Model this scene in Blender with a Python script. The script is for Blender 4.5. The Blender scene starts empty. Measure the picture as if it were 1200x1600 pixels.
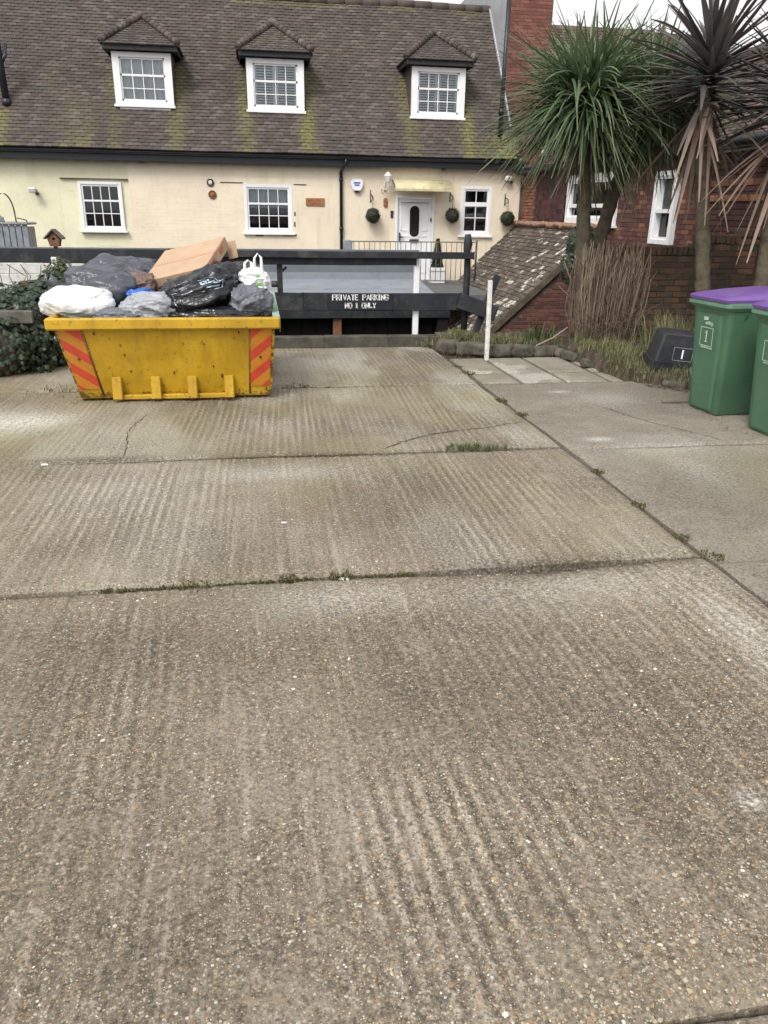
import bpy, math, random
import numpy as np
from mathutils import Vector, Matrix, Euler, noise as mnoise

# ------------------------------------------------------------------ camera, sky, sun, exposure
scene = bpy.context.scene
col = scene.collection
YAW, PITCH, ROLL = math.radians(9.4), math.radians(21.4), math.radians(0.9)
fwd = Vector((math.sin(YAW)*math.cos(PITCH), math.cos(YAW)*math.cos(PITCH), -math.sin(PITCH)))
rgt = Vector((math.cos(YAW), -math.sin(YAW), 0))
upv = rgt.cross(fwd)
R_ = rgt*math.cos(ROLL) + upv*math.sin(ROLL)
U_ = upv*math.cos(ROLL) - rgt*math.sin(ROLL)
cam_data = bpy.data.cameras.new('camera')
cam = bpy.data.objects.new('camera', cam_data)
col.objects.link(cam)
M3 = Matrix((R_, U_, -fwd)).transposed()
cam.matrix_world = Matrix.Translation((0, 0, 1.65)) @ M3.to_4x4()
cam_data.sensor_fit = 'VERTICAL'
cam_data.sensor_height = 24
cam_data.lens = 18.0
cam_data.clip_start = 0.05
cam_data.clip_end = 2000
scene.camera = cam

SUN_EL, SUN_AZ = math.radians(48), math.radians(-145)      # azimuth from +Y towards +X
world = bpy.data.worlds.new('World'); scene.world = world
world.use_nodes = True
wt = world.node_tree; wt.nodes.clear()
sky = wt.nodes.new('ShaderNodeTexSky'); sky.sky_type = 'NISHITA'; sky.sun_disc = False
sky.sun_elevation = SUN_EL; sky.sun_rotation = SUN_AZ
sky.air_density = 1.2; sky.dust_density = 6.0; sky.ozone_density = 1.0
hs = wt.nodes.new('ShaderNodeHueSaturation'); hs.inputs['Saturation'].default_value = 0.14
hs.inputs['Value'].default_value = 2.0
cloud = wt.nodes.new('ShaderNodeMix'); cloud.data_type = 'RGBA'; cloud.inputs[0].default_value = .65      # even cloud cover over the sky
cloud.inputs[7].default_value = (6.35, 6.4, 6.5, 1)
bg = wt.nodes.new('ShaderNodeBackground'); bg.inputs['Strength'].default_value = 0.15
wo = wt.nodes.new('ShaderNodeOutputWorld')
wt.links.new(sky.outputs[0], hs.inputs['Color']); wt.links.new(hs.outputs[0], cloud.inputs[6]); wt.links.new(cloud.outputs[2], bg.inputs[0]); wt.links.new(bg.outputs[0], wo.inputs[0])

sd = bpy.data.lights.new('sun', 'SUN'); sd.energy = 1.5; sd.angle = math.radians(18); sd.color = (1, .97, .92)
sun = bpy.data.objects.new('sun', sd); col.objects.link(sun)
sdir = Vector((math.sin(SUN_AZ)*math.cos(SUN_EL), math.cos(SUN_AZ)*math.cos(SUN_EL), math.sin(SUN_EL)))
sun.rotation_euler = sdir.to_track_quat('Z', 'Y').to_euler()
scene.view_settings.view_transform = 'Standard'
scene.view_settings.look = 'None'
scene.view_settings.exposure = 0.12
scene.view_settings.gamma = 1.0
scene.cycles.use_denoising = True
scene.cycles.denoiser = 'OPENIMAGEDENOISE'
scene.cycles.denoising_input_passes = 'RGB_ALBEDO_NORMAL'
scene.cycles.denoising_prefilter = 'NONE'
scene.cycles.max_bounces = 6
scene.cycles.transparent_max_bounces = 12

# ------------------------------------------------------------------ helpers
RNG = random.Random(7)
NP = np.random.default_rng(11)

def vnoise(x, y, seed=0):
    x = np.asarray(x, float); y = np.asarray(y, float)
    xi = np.floor(x).astype(np.int64); yi = np.floor(y).astype(np.int64)
    fx = x-xi; fy = y-yi
    fx = fx*fx*(3-2*fx); fy = fy*fy*(3-2*fy)
    def h(a, b):
        n = (a*374761393 + b*668265263 + seed*1442695041) & 0xffffffff
        n = ((n ^ (n >> 13))*1274126177) & 0xffffffff
        n = ((n ^ (n >> 16))*2246822519) & 0xffffffff
        return ((n ^ (n >> 15)) & 0xffff)/65535.0
    a = h(xi, yi); b = h(xi+1, yi); c = h(xi, yi+1); d = h(xi+1, yi+1)
    return (a*(1-fx)+b*fx)*(1-fy)+(c*(1-fx)+d*fx)*fy
def fbm(x, y, seed=0, o=3):
    s = 0; a = .5; t = 0
    for i in range(o):
        s = s + a*vnoise(np.asarray(x)*2**i, np.asarray(y)*2**i, seed+i*17); t += a; a *= .5
    return s/t

def sstep(a, b, x):
    t = np.clip((np.asarray(x, float)-a)/(b-a), 0, 1); return t*t*(3-2*t)

def W(o):
    m = o.matrix_parent_inverse @ o.matrix_basis if o.parent else o.matrix_basis
    return W(o.parent) @ m if o.parent else m.copy()
def link(o, parent=None, local=False, **props):
    """parent without moving: parts are modelled in world coordinates unless local"""
    col.objects.link(o)
    if parent is not None:
        o.parent = parent
        if not local: o.matrix_parent_inverse = W(parent).inverted()
    for k, v in props.items():
        if v is not None: o[k] = v
    return o
def empty(name, loc=(0, 0, 0), rot=(0, 0, 0), parent=None, **props):
    o = bpy.data.objects.new(name, None); o.location = loc; o.rotation_euler = rot; o.empty_display_size = .1
    return link(o, parent, **props)

class MB:
    def __init__(s): s.v = []; s.f = []; s.a = {}; s.sm = []; s.fm = []
    def add(s, vs, fs, rnd=None, smooth=False, mi=0, **at):
        b = len(s.v); s.v += [tuple(p) for p in vs]; s.f += [tuple(b+i for i in f) for f in fs]
        s.sm += [smooth]*len(fs); s.fm += [mi]*len(fs)
        if rnd is not None: at['rnd'] = rnd
        for k, val in at.items():
            L = s.a.setdefault(k, []); L += [0.0]*(b-len(L)); L += (list(val) if hasattr(val, '__len__') else [val]*len(vs))
        return s
    def box(s, c, size, rot=None, bev=0, **k):
        x, y, z = (q/2 for q in size)
        if bev:
            b = min(bev, x*.9, y*.9, z*.9); vs = []
            for sx in (-1, 1):
                for sy in (-1, 1):
                    for sz in (-1, 1):
                        vs += [(sx*(x-b), sy*(y-b), sz*z), (sx*(x-b), sy*y, sz*(z-b)), (sx*x, sy*(y-b), sz*(z-b))]
            def I(sx, sy, sz, k_): return (((sx+1)//2*4)+((sy+1)//2*2)+((sz+1)//2))*3+k_
            fs = []
            for sgn in (-1, 1):
                q = [I(-1, -1, sgn, 0), I(1, -1, sgn, 0), I(1, 1, sgn, 0), I(-1, 1, sgn, 0)]; fs.append(q if sgn > 0 else q[::-1])
                q = [I(-1, sgn, -1, 1), I(-1, sgn, 1, 1), I(1, sgn, 1, 1), I(1, sgn, -1, 1)]; fs.append(q if sgn > 0 else q[::-1])
                q = [I(sgn, -1, -1, 2), I(sgn, 1, -1, 2), I(sgn, 1, 1, 2), I(sgn, -1, 1, 2)]; fs.append(q if sgn > 0 else q[::-1])
            for a_ in (-1, 1):
                for b_ in (-1, 1):
                    q = [I(-1, a_, b_, 0), I(1, a_, b_, 0), I(1, a_, b_, 1), I(-1, a_, b_, 1)]; fs.append(q if a_*b_ < 0 else q[::-1])
                    q = [I(a_, -1, b_, 0), I(a_, 1, b_, 0), I(a_, 1, b_, 2), I(a_, -1, b_, 2)]; fs.append(q if a_*b_ > 0 else q[::-1])
                    q = [I(a_, b_, -1, 1), I(a_, b_, 1, 1), I(a_, b_, 1, 2), I(a_, b_, -1, 2)]; fs.append(q if a_*b_ < 0 else q[::-1])
            for sx in (-1, 1):
                for sy in (-1, 1):
                    for sz in (-1, 1):
                        q = [I(sx, sy, sz, 0), I(sx, sy, sz, 1), I(sx, sy, sz, 2)]; fs.append(q if sx*sy*sz < 0 else q[::-1])
        else:
            vs = [(sx*x, sy*y, sz*z) for sx in (-1, 1) for sy in (-1, 1) for sz in (-1, 1)]
            fs = [(0, 1, 3, 2), (4, 6, 7, 5), (0, 4, 5, 1), (2, 3, 7, 6), (0, 2, 6, 4), (1, 5, 7, 3)]
        if rot is not None:
            Rm = rot if isinstance(rot, Matrix) else Euler(rot).to_matrix()
            vs = [Rm @ Vector(p) for p in vs]
        vs = [(p[0]+c[0], p[1]+c[1], p[2]+c[2]) for p in vs]
        return s.add(vs, fs, **k)
    def span(s, a, b, **k):        # axis aligned box between two corners
        return s.box([(a[i]+b[i])/2 for i in range(3)], [abs(a[i]-b[i]) for i in range(3)], **k)
    def tube(s, pts, r, n=8, cap=True, smooth=True, **k):
        pts = [Vector(p) for p in pts]; m = len(pts)
        rr = r if hasattr(r, '__len__') else [r]*m
        vs = []; ref = None
        for i, p in enumerate(pts):
            t = (pts[min(i+1, m-1)]-pts[max(i-1, 0)]).normalized()
            if ref is None: ref = Vector((0, 0, 1)) if abs(t.z) < .9 else Vector((1, 0, 0))
            u = t.cross(ref).normalized(); w = t.cross(u).normalized(); ref = -w if False else ref
            for j in range(n):
                a = 2*math.pi*j/n
                vs.append(p+u*math.cos(a)*rr[i]+w*math.sin(a)*rr[i])
        fs = [(i*n+j, (i+1)*n+j, (i+1)*n+(j+1) % n, i*n+(j+1) % n) for i in range(m-1) for j in range(n)]
        if cap: fs += [tuple(range(n)), tuple((m-1)*n+j for j in range(n-1, -1, -1))]
        return s.add(vs, fs, smooth=smooth, **k)
    def lathe(s, c, prof, n=20, axis='Z', smooth=True, **k):
        vs = []
        for r, h in prof:
            for j in range(n):
                a = 2*math.pi*j/n; p = (r*math.cos(a), r*math.sin(a), h)
                if axis == 'Y': p = (p[0], p[2], p[1])
                if axis == 'X': p = (p[2], p[0], p[1])
                vs.append((p[0]+c[0], p[1]+c[1], p[2]+c[2]))
        m = len(prof)
        fs = [(i*n+j, i*n+(j+1) % n, (i+1)*n+(j+1) % n, (i+1)*n+j) for i in range(m-1) for j in range(n)]
        fs += [tuple(range(n-1, -1, -1)), tuple((m-1)*n+j for j in range(n))]
        return s.add(vs, fs, smooth=smooth, **k)
    def mesh(s, name, *mats):
        me = bpy.data.meshes.new(name); me.from_pydata(s.v, [], s.f)
        for m in mats: me.materials.append(m)
        if any(s.sm): me.polygons.foreach_set('use_smooth', s.sm)
        if any(s.fm): me.polygons.foreach_set('material_index', s.fm)
        for k, L in s.a.items():
            L = L+[0.0]*(len(s.v)-len(L))
            at = me.attributes.new(k, 'FLOAT', 'POINT'); at.data.foreach_set('value', L)
        me.update(); return me
    def build(s, name, mats, parent=None, loc=None, rot=None, **props):
        if not isinstance(mats, (list, tuple)): mats = [mats]
        o = bpy.data.objects.new(name, s.mesh(name, *mats))
        if loc: o.location = loc
        if rot: o.rotation_euler = rot
        return link(o, parent, **props)

def place(name, me, parent, loc, rot=(0, 0, 0), scale=(1, 1, 1), **props):
    o = bpy.data.objects.new(name, me); o.location = loc
    if isinstance(rot, Matrix): o.rotation_euler = rot.to_euler()
    else: o.rotation_euler = rot
    o.scale = scale
    return link(o, parent, **props)

# ------------------------------------------------------------------ materials
class NT:
    def __init__(s, name):
        s.m = bpy.data.materials.new(name); s.m.use_nodes = True; s.t = s.m.node_tree
        s.b = s.t.nodes['Principled BSDF']; s.out = s.t.nodes['Material Output']
    def n(s, typ, **kw):
        nd = s.t.nodes.new('ShaderNode'+typ)
        for k, v in kw.items():
            if k in nd.inputs: s.set(nd.inputs[k], v)
            else: setattr(nd, k, v)
        return nd
    def set(s, inp, v):
        if hasattr(v, 'is_output') or isinstance(v, bpy.types.NodeSocket): s.t.links.new(v, inp)
        else: inp.default_value = v
    def pos(s): return s.n('NewGeometry').outputs['Position']
    def obj(s): return s.n('TexCoord').outputs['Object']
    def noise(s, vec, scale, detail=3, rough=.55, out='Fac'):
        nd = s.n('TexNoise'); s.set(nd.inputs['Vector'], vec); nd.inputs['Scale'].default_value = scale
        nd.inputs['Detail'].default_value = detail; nd.inputs['Roughness'].default_value = rough
        return nd.outputs[out]
    def vor(s, vec, scale, out='Distance', feature='F1'):
        nd = s.n('TexVoronoi'); nd.feature = feature; s.set(nd.inputs['Vector'], vec); nd.inputs['Scale'].default_value = scale
        return nd.outputs[out]
    def ramp(s, fac, stops):
        nd = s.n('ValToRGB'); s.set(nd.inputs[0], fac); cr = nd.color_ramp
        while len(cr.elements) < len(stops): cr.elements.new(.5)
        for e, (p, c) in zip(cr.elements, stops):
            e.position = p; e.color = (c, c, c, 1) if not hasattr(c, '__len__') else (*c, 1)
        return nd.outputs[0]
    def mix(s, fac, a, b, mode='MIX'):
        nd = s.n('Mix'); nd.data_type = 'RGBA'; nd.blend_type = mode
        s.set(nd.inputs[0], fac)
        for i, v in ((6, a), (7, b)):
            if hasattr(v, '__len__') and not isinstance(v, bpy.types.NodeSocket): v = (*v[:3], 1)
            s.set(nd.inputs[i], v)
        return nd.outputs[2]
    def math(s, op, a, b=0.0, c=None):
        nd = s.n('Math'); nd.operation = op; s.set(nd.inputs[0], a); s.set(nd.inputs[1], b)
        if c is not None: s.set(nd.inputs[2], c)
        return nd.outputs[0]
    def mr(s, v, a, b, c=0.0, d=1.0):
        nd = s.n('MapRange'); s.set(nd.inputs[0], v)
        for i, q in enumerate((a, b, c, d)): nd.inputs[i+1].default_value = q
        return nd.outputs[0]
    def vscale(s, vec, sc):
        nd = s.n('VectorMath'); nd.operation = 'MULTIPLY'; s.set(nd.inputs[0], vec); nd.inputs[1].default_value = sc
        return nd.outputs[0]
    def attr(s, name): nd = s.n('Attribute'); nd.attribute_name = name; return nd.outputs['Fac']
    def orand(s): return s.n('ObjectInfo').outputs['Random']
    def bump(s, h, strength=.5, dist=.01):
        nd = s.n('Bump'); s.set(nd.inputs['Height'], h); nd.inputs['Strength'].default_value = strength; nd.inputs['Distance'].default_value = dist
        s.t.links.new(nd.outputs[0], s.b.inputs['Normal']); return nd
    def done(s, color=None, rough=None, spec=None, metal=None):
        if color is not None:
            if hasattr(color, '__len__') and not isinstance(color, bpy.types.NodeSocket): color = (*color[:3], 1)
            s.set(s.b.inputs['Base Color'], color)
        if rough is not None: s.set(s.b.inputs['Roughness'], rough)
        if spec is not None: s.set(s.b.inputs['Specular IOR Level'], spec)
        if metal is not None: s.set(s.b.inputs['Metallic'], metal)
        return s.m

def simple(name, c, rough=.6, spec=.4, var=.25, scale=6, bump=0, bscale=60, dirt=None, dirt_amt=(.55, .75), space='pos', metal=0):
    """one colour with mottled tone, optional dirt patches and grain"""
    t = NT(name); p = t.pos() if space == 'pos' else t.obj()
    n1 = t.noise(p, scale, 4, .6)
    lo = tuple(q*(1-var) for q in c); hi = tuple(min(1, q*(1+var)) for q in c)
    cc = t.ramp(n1, [(.3, lo), (.7, hi)])
    if dirt:
        n2 = t.noise(p, scale*.7+1.3, 6, .7)
        cc = t.mix(t.ramp(n2, [(dirt_amt[0], 0.0), (dirt_amt[1], 1.0)]), cc, dirt)
    if bump: t.bump(t.noise(p, bscale, 4, .6), bump, .01)
    rr = t.mr(n1, .2, .8, max(0, rough-.08), min(1, rough+.08))
    return t.done(cc, rr, spec, metal)

def concrete_mat(name, base, dark, light, aggr=1.0, ridge=True, tint=(.25, .23, .11)):
    t = NT(name); p = t.pos()
    big = t.noise(p, .8, 3, .6); mid = t.noise(p, 4.5, 4, .65); grit = t.noise(p, 64, 3, .8)
    c = t.ramp(big, [(.36, dark), (.5, base), (.64, light)])
    c = t.mix(t.ramp(mid, [(.38, 0.0), (.66, .6)]), c, tuple(q*.7 for q in base))
    c = t.mix(t.ramp(mid, [(.28, .5), (.42, 0.0)]), c, light)
    # dirt in the grooves, bare worn crests on the tamped ridges
    if ridge:
        r = t.attr('ridge')
        st = t.noise(t.vscale(p, (24, .9, 1)), 1.0, 3, .65)
        c = t.mix(t.ramp(st, [(.3, .6), (.46, 0.0)]), c, tuple(q*.66 for q in dark))
        c = t.mix(t.ramp(st, [(.54, 0.0), (.7, .7)]), c, tuple(min(1, q*1.2) for q in light))
        c = t.mix(t.math('MULTIPLY', t.mr(r, .05, .48, 1.0, 0.0), t.mr(grit, .3, .65, .35, .75)), c, tuple(q*.55 for q in dark))
        c = t.mix(t.math('MULTIPLY', t.ramp(r, [(.54, 0.0), (.72, .55), (.92, 1.0)]), t.mr(grit, .36, .6, .95, .15)), c, tuple(min(1, q*1.55) for q in light))
    # pores and pale grit
    c = t.mix(t.math('MULTIPLY', t.ramp(grit, [(.5, 0.0), (.64, .85)]), t.mr(big, .35, .65, 1.0, .55)), c, tuple(q*.32 for q in dark))
    c = t.mix(t.ramp(grit, [(.32, .75*aggr), (.45, 0.0)]), c, tuple(min(1, q*1.35) for q in light))
    # exposed aggregate, two sizes of stone
    hts = []
    patch = t.ramp(mid, [(.34, .35), (.58, 1.0)])
    for sc, thr, amt in ((82, .34, .85), (170, .3, .8)):
        nd = t.n('TexVoronoi'); t.set(nd.inputs['Vector'], p); nd.inputs['Scale'].default_value = sc
        sep = t.n('SeparateColor'); t.set(sep.inputs[0], nd.outputs['Color'])
        stone = t.ramp(sep.outputs[0], [(0, (.045, .042, .038)), (.14, (.11, .09, .068)), (.32, (.22, .172, .108)), (.46, (.29, .165, .08)), (.58, (.32, .255, .16)), (.8, (.41, .345, .235)), (.93, (.5, .45, .36)), (1, (.68, .64, .56))])
        lim = t.mr(sep.outputs[2], 0, 1, .2, .5)
        m = t.math('MULTIPLY', t.math('LESS_THAN', nd.outputs['Distance'], lim), t.math('GREATER_THAN', sep.outputs[1], thr))
        c = t.mix(t.math('MULTIPLY', m, t.math('MULTIPLY', patch, amt*aggr)), c, stone)
        hts.append(m)
    # algae, pale wear and soil, placed per vertex
    c = t.mix(t.math('MULTIPLY', t.attr('algae'), t.mr(mid, .3, .65, .95, .35)), c, tint)
    c = t.mix(t.math('MULTIPLY', t.attr('pale'), t.mr(grit, .35, .62, .95, .15)), c, (.7, .69, .63))
    c = t.mix(t.math('MULTIPLY', t.attr('soil'), t.mr(grit, .35, .55, .3, 1.0)), c, (.06, .046, .034))
    t.bump(t.math('ADD', t.math('MULTIPLY', grit, -1.1), t.math('MULTIPLY', hts[0], .5)), .8, .006)
    return t.done(c, .9, .2)

MAT = {}
MAT['slab'] = concrete_mat('tamped_concrete', (.2, .168, .128), (.128, .108, .083), (.285, .248, .2))
MAT['path'] = concrete_mat('smooth_concrete', (.235, .207, .168), (.185, .162, .13), (.29, .258, .212), aggr=.55, ridge=False)
MAT['paver'] = concrete_mat('paving_stone', (.285, .26, .21), (.2, .182, .145), (.34, .315, .26), aggr=.25, ridge=False)
MAT['soil'] = simple('soil', (.07, .055, .04), .95, .1, .5, 9, .8, 40)
MAT['kerb'] = simple('kerb_concrete', (.085, .077, .064), .92, .2, .45, 5, .8, 45, dirt=(.05, .052, .03))
MAT['crack'] = simple('crack_brown', (.05, .042, .032), .95, .1, .4, 20)
MAT['stone'] = simple('bed_stone', (.1, .092, .074), .92, .2, .5, 9, .9, 40, dirt=(.06, .066, .034))

def pebble_mat():
    t = NT('pebbles'); r = t.attr('rnd')
    c = t.ramp(r, [(0, (.1, .095, .09)), (.2, (.13, .108, .078)), (.42, (.25, .19, .11)), (.56, (.32, .17, .085)), (.72, (.36, .285, .17)), (.9, (.44, .385, .28)), (1, (.66, .62, .53))])
    return t.done(c, .7, .3)
MAT['pebble'] = pebble_mat()

def tile_mat(name, ramp, lichen=None, lichen_amt=(.6, .66), moss=True, lscale=14):
    t = NT(name); p = t.pos(); r = t.attr('rnd')
    c = t.ramp(r, ramp)
    c = t.mix(t.ramp(t.noise(p, 14, 5, .7), [(.4, 0.0), (.75, .5)]), c, tuple(q*.5 for q in ramp[1][1]))
    c = t.mix(t.ramp(t.noise(p, .8, 3, .5), [(.35, 0.0), (.7, .5)]), c, (.056, .055, .05))
    if lichen:
        ln = t.noise(p, lscale, 5, .75)
        c = t.mix(t.ramp(t.math('ADD', ln, t.mr(t.attr('lichen'), 0, 1, -.25, .14)), [(lichen_amt[0], 0.0), (lichen_amt[1], 1.0)]), c, lichen)
    if moss:
        m = t.math('MULTIPLY', t.attr('moss'), t.ramp(t.noise(p, 7, 4, .7), [(.3, .3), (.6, 1.0)]))
        c = t.mix(m, c, t.ramp(t.noise(p, 20, 2), [(.3, (.12, .12, .04)), (.7, (.27, .255, .08))]))
    t.bump(t.noise(p, 45, 4, .7), .6, .01)
    return t.done(c, .9, .2)
MAT['roof_tile'] = tile_mat('clay_roof_tile', [(0, (.078, .062, .056)), (.35, (.094, .075, .067)), (.75, (.112, .09, .079)), (1, (.15, .128, .113))], (.22, .21, .18), (.64, .78))
MAT['red_roof_tile'] = tile_mat('far_roof_tile', [(0, (.075, .05, .042)), (.4, (.12, .075, .06)), (.8, (.15, .1, .08)), (1, (.19, .15, .12))], (.2, .2, .15), (.66, .76), False)
MAT['lean_tile'] = tile_mat('lichen_roof_tile', [(0, (.075, .06, .05)), (.35, (.115, .088, .07)), (.7, (.15, .115, .09)), (1, (.19, .15, .12))], (.56, .53, .45), (.585, .65))
MAT['hip_tile'] = tile_mat('hip_tile', [(0, (.08, .062, .054)), (.5, (.12, .092, .078)), (1, (.17, .135, .115))], (.24, .23, .2), (.62, .74))

def painted_brick(name, c):
    t = NT(name); p = t.pos(); n1 = t.noise(p, 1.1, 5, .6); n2 = t.noise(p, 12, 5, .7)
    cc = t.ramp(n1, [(.3, tuple(q*.88 for q in c)), (.7, tuple(min(1, q*1.04) for q in c))])
    cc = t.mix(t.math('MULTIPLY', t.ramp(n2, [(.56, 0.0), (.74, .7)]), .5), cc, tuple(q*.62 for q in c))
    st = t.noise(t.vscale(p, (5, 5, .5)), 1.0, 4, .6)
    cc = t.mix(t.math('MULTIPLY', t.ramp(st, [(.55, 0.0), (.8, .6)]), .5), cc, (.42, .38, .28))
    t.bump(n2, .4, .01)
    return t.done(cc, .75, .3)
MAT['cream'] = painted_brick('cream_painted_brick', (.82, .72, .56))
MAT['yellow'] = painted_brick('pale_yellow_painted_brick', (.80, .76, .55))

def brick_mat(name, ramp, grime=(.05, .048, .035), g=(.5, .72)):
    t = NT(name); p = t.pos(); r = t.attr('rnd')
    c = t.ramp(r, ramp)
    c = t.mix(t.ramp(t.noise(p, 30, 4, .7), [(.45, 0.0), (.75, .6)]), c, tuple(q*.5 for q in ramp[1][1]))
    c = t.mix(t.math('MULTIPLY', t.ramp(t.noise(p, 2.2, 5, .65), [(g[0], 0.0), (g[1], 1.0)]), .85), c, grime)
    t.bump(t.noise(p, 55, 4, .7), .7, .008)
    return t.done(c, .9, .2)
MAT['garden_brick'] = brick_mat('old_garden_brick', [(0, (.095, .066, .052)), (.4, (.15, .095, .067)), (.75, (.21, .118, .076)), (1, (.27, .15, .09))], (.085, .08, .063), (.42, .64))
MAT['gable_brick'] = brick_mat('dark_gable_brick', [(0, (.09, .045, .04)), (.4, (.13, .06, .05)), (.8, (.17, .075, .058)), (1, (.2, .1, .075))], (.07, .05, .042), (.5, .75))
MAT['red_brick'] = brick_mat('red_house_brick', [(0, (.085, .042, .038)), (.35, (.125, .06, .048)), (.65, (.175, .08, .058)), (.88, (.22, .1, .068)), (1, (.33, .17, .105))], (.075, .05, .044), (.45, .7))
MAT['hung_tile'] = brick_mat('dark_hung_tile', [(0, (.05, .028, .028)), (.5, (.085, .042, .04)), (1, (.13, .06, .052))])
MAT['orange_brick'] = brick_mat('orange_brick', [(0, (.17, .075, .05)), (.5, (.25, .11, .065)), (1, (.34, .17, .1))], (.11, .07, .055), (.5, .75))
MAT['mortar'] = simple('old_mortar', (.12, .1, .082), .95, .15, .35, 8, .5, 50)
MAT['mortar_pink'] = simple('flashing_mortar', (.3, .18, .13), .95, .15, .35, 9, .7, 40, dirt=(.3, .27, .2))
MAT['red_render'] = simple('red_painted_render', (.2, .085, .068), .85, .25, .22, 2.5, .3, 25, dirt=(.17, .068, .06))
MAT['red_painted_brick'] = brick_mat('red_painted_brick', [(0, (.16, .065, .052)), (.5, (.2, .085, .066)), (1, (.25, .115, .085))], (.12, .068, .056), (.5, .75))
MAT['dull_white'] = simple('dull_white_trim', (.42, .43, .44), .7, .3, .15, 5)
MAT['grey_render'] = simple('grey_render', (.33, .34, .35), .85, .25, .15, 2, .3, 30)

MAT['white_paint'] = simple('white_paint', (.78, .78, .78), .45, .4, .05, 5, dirt=(.55, .54, .5), dirt_amt=(.62, .85))
MAT['upvc'] = simple('white_plastic', (.8, .805, .81), .3, .5, .04, 3)
MAT['old_white'] = simple('weathered_white_paint', (.68, .67, .63), .7, .3, .15, 14, .4, 40, dirt=(.3, .3, .25), dirt_amt=(.55, .7))
MAT['black_paint'] = simple('black_painted_timber', (.021, .023, .027), .6, .35, .4, 5, .4, 25, dirt=(.05, .055, .045), dirt_amt=(.5, .75))
MAT['black_board'] = simple('weathered_black_board', (.02, .022, .027), .7, .35, .4, 4, .6, 22, dirt=(.06, .064, .052), dirt_amt=(.5, .72))
MAT['dark_hole'] = simple('recess_shade', (.016, .015, .015), .85, .15, .3, 3)  # near-black colour stands in for the shade inside the garage front
MAT['gutter'] = simple('black_gutter', (.018, .021, .028), .4, .45, .3, 3)
MAT['felt'] = simple('grey_felt_roof', (.225, .245, .27), .75, .3, .1, 3, .3, 60, dirt=(.16, .17, .18))
MAT['felt_dark'] = simple('grey_upstand', (.135, .15, .17), .75, .3, .12, 3, .3, 60)
MAT['deck'] = simple('grey_deck', (.12, .12, .115), .85, .25, .25, 6, .4, 40)
MAT['metal_dark'] = simple('dark_iron', (.045, .042, .04), .55, .4, .3, 12)
MAT['rail_iron'] = simple('railing_iron', (.16, .135, .105), .6, .4, .3, 12)
MAT['brown_wood'] = simple('brown_wood', (.17, .085, .045), .75, .3, .35, 9, .5, 30)
MAT['plaque'] = simple('carved_wood_plaque', (.34, .15, .06), .6, .35, .25, 12)
MAT['grey_wood'] = simple('weathered_grey_wood', (.13, .12, .105), .88, .2, .35, 9, .6, 30)
MAT['barge'] = simple('barge_board', (.1, .082, .06), .85, .25, .35, 8, .6, 30)
MAT['rust'] = simple('rust_brown', (.1, .05, .032), .85, .25, .4, 18)
MAT['canopy'] = simple('dirty_cream_canopy', (.52, .46, .28), .6, .35, .2, 6, dirt=(.2, .16, .07), dirt_amt=(.58, .72))
MAT['blind'] = simple('white_blind', (.84, .845, .85), .6, .3, .05, 4)
MAT['net'] = simple('net_curtain', (.7, .71, .72), .85, .15, .1, 14)
MAT['room'] = simple('room_shade', (.02, .021, .024), .9, .1, .3, 3)  # near-black colour stands in for the shade of unlit rooms
MAT['blue'] = simple('blue_print', (.05, .12, .45), .5, .4, .05, 5)
MAT['white_print'] = simple('white_lettering', (.76, .76, .74), .6, .3, .12, 40)
MAT['sign_black'] = simple('sign_board', (.012, .014, .022), .5, .4, .25, 6)
MAT['grey_tank'] = simple('grey_galvanised', (.22, .24, .26), .55, .4, .25, 7, dirt=(.09, .11, .1), dirt_amt=(.5, .7))
MAT['ornament'] = simple('rusty_ornament', (.33, .13, .06), .7, .3, .4, 30)

def glass_mat():
    t = NT('window_glass'); t.t.nodes.remove(t.b)
    tr = t.n('BsdfTransparent'); tr.inputs[0].default_value = (.82, .86, .88, 1)
    gl = t.n('BsdfGlossy'); gl.inputs['Roughness'].default_value = .03; gl.inputs[0].default_value = (.9, .9, .9, 1)
    fr = t.n('Fresnel'); fr.inputs[0].default_value = 1.5
    nz = t.noise(t.pos(), 2.5, 2); bp = t.n('Bump'); bp.inputs['Strength'].default_value = .05; t.set(bp.inputs['Height'], nz)
    t.t.links.new(bp.outputs[0], gl.inputs['Normal'])
    mx = t.n('MixShader'); t.set(mx.inputs[0], t.math('ADD', fr.outputs[0], .02))
    t.t.links.new(tr.outputs[0], mx.inputs[1]); t.t.links.new(gl.outputs[0], mx.inputs[2]); t.t.links.new(mx.outputs[0], t.out.inputs[0])
    return t.m
MAT['glass'] = glass_mat()

def leaf_mat(name, ramp, rough=.5, tip=None, trans=.25):
    t = NT(name); r = t.attr('rnd')
    c = t.ramp(r, ramp)
    c = t.mix(t.ramp(t.noise(t.pos(), 6, 3), [(.35, 0.0), (.7, .45)]), c, tuple(q*.6 for q in ramp[len(ramp)//2][1]))
    if tip is not None: c = t.mix(t.math('MULTIPLY', t.math('POWER', t.attr('along'), 3.0), .55), c, tip)
    t.done(c, rough, .4)
    tl = t.n('BsdfTranslucent'); t.set(tl.inputs[0], c)
    mx = t.n('MixShader'); mx.inputs[0].default_value = trans
    t.t.links.new(t.b.outputs[0], mx.inputs[1]); t.t.links.new(tl.outputs[0], mx.inputs[2]); t.t.links.new(mx.outputs[0], t.out.inputs[0])
    return t.m
MAT['palm_green'] = leaf_mat('green_palm_leaf', [(0, (.05, .088, .048)), (.4, (.092, .155, .074)), (.75, (.145, .22, .105)), (1, (.24, .28, .16))], .42, (.2, .21, .12))
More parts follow.
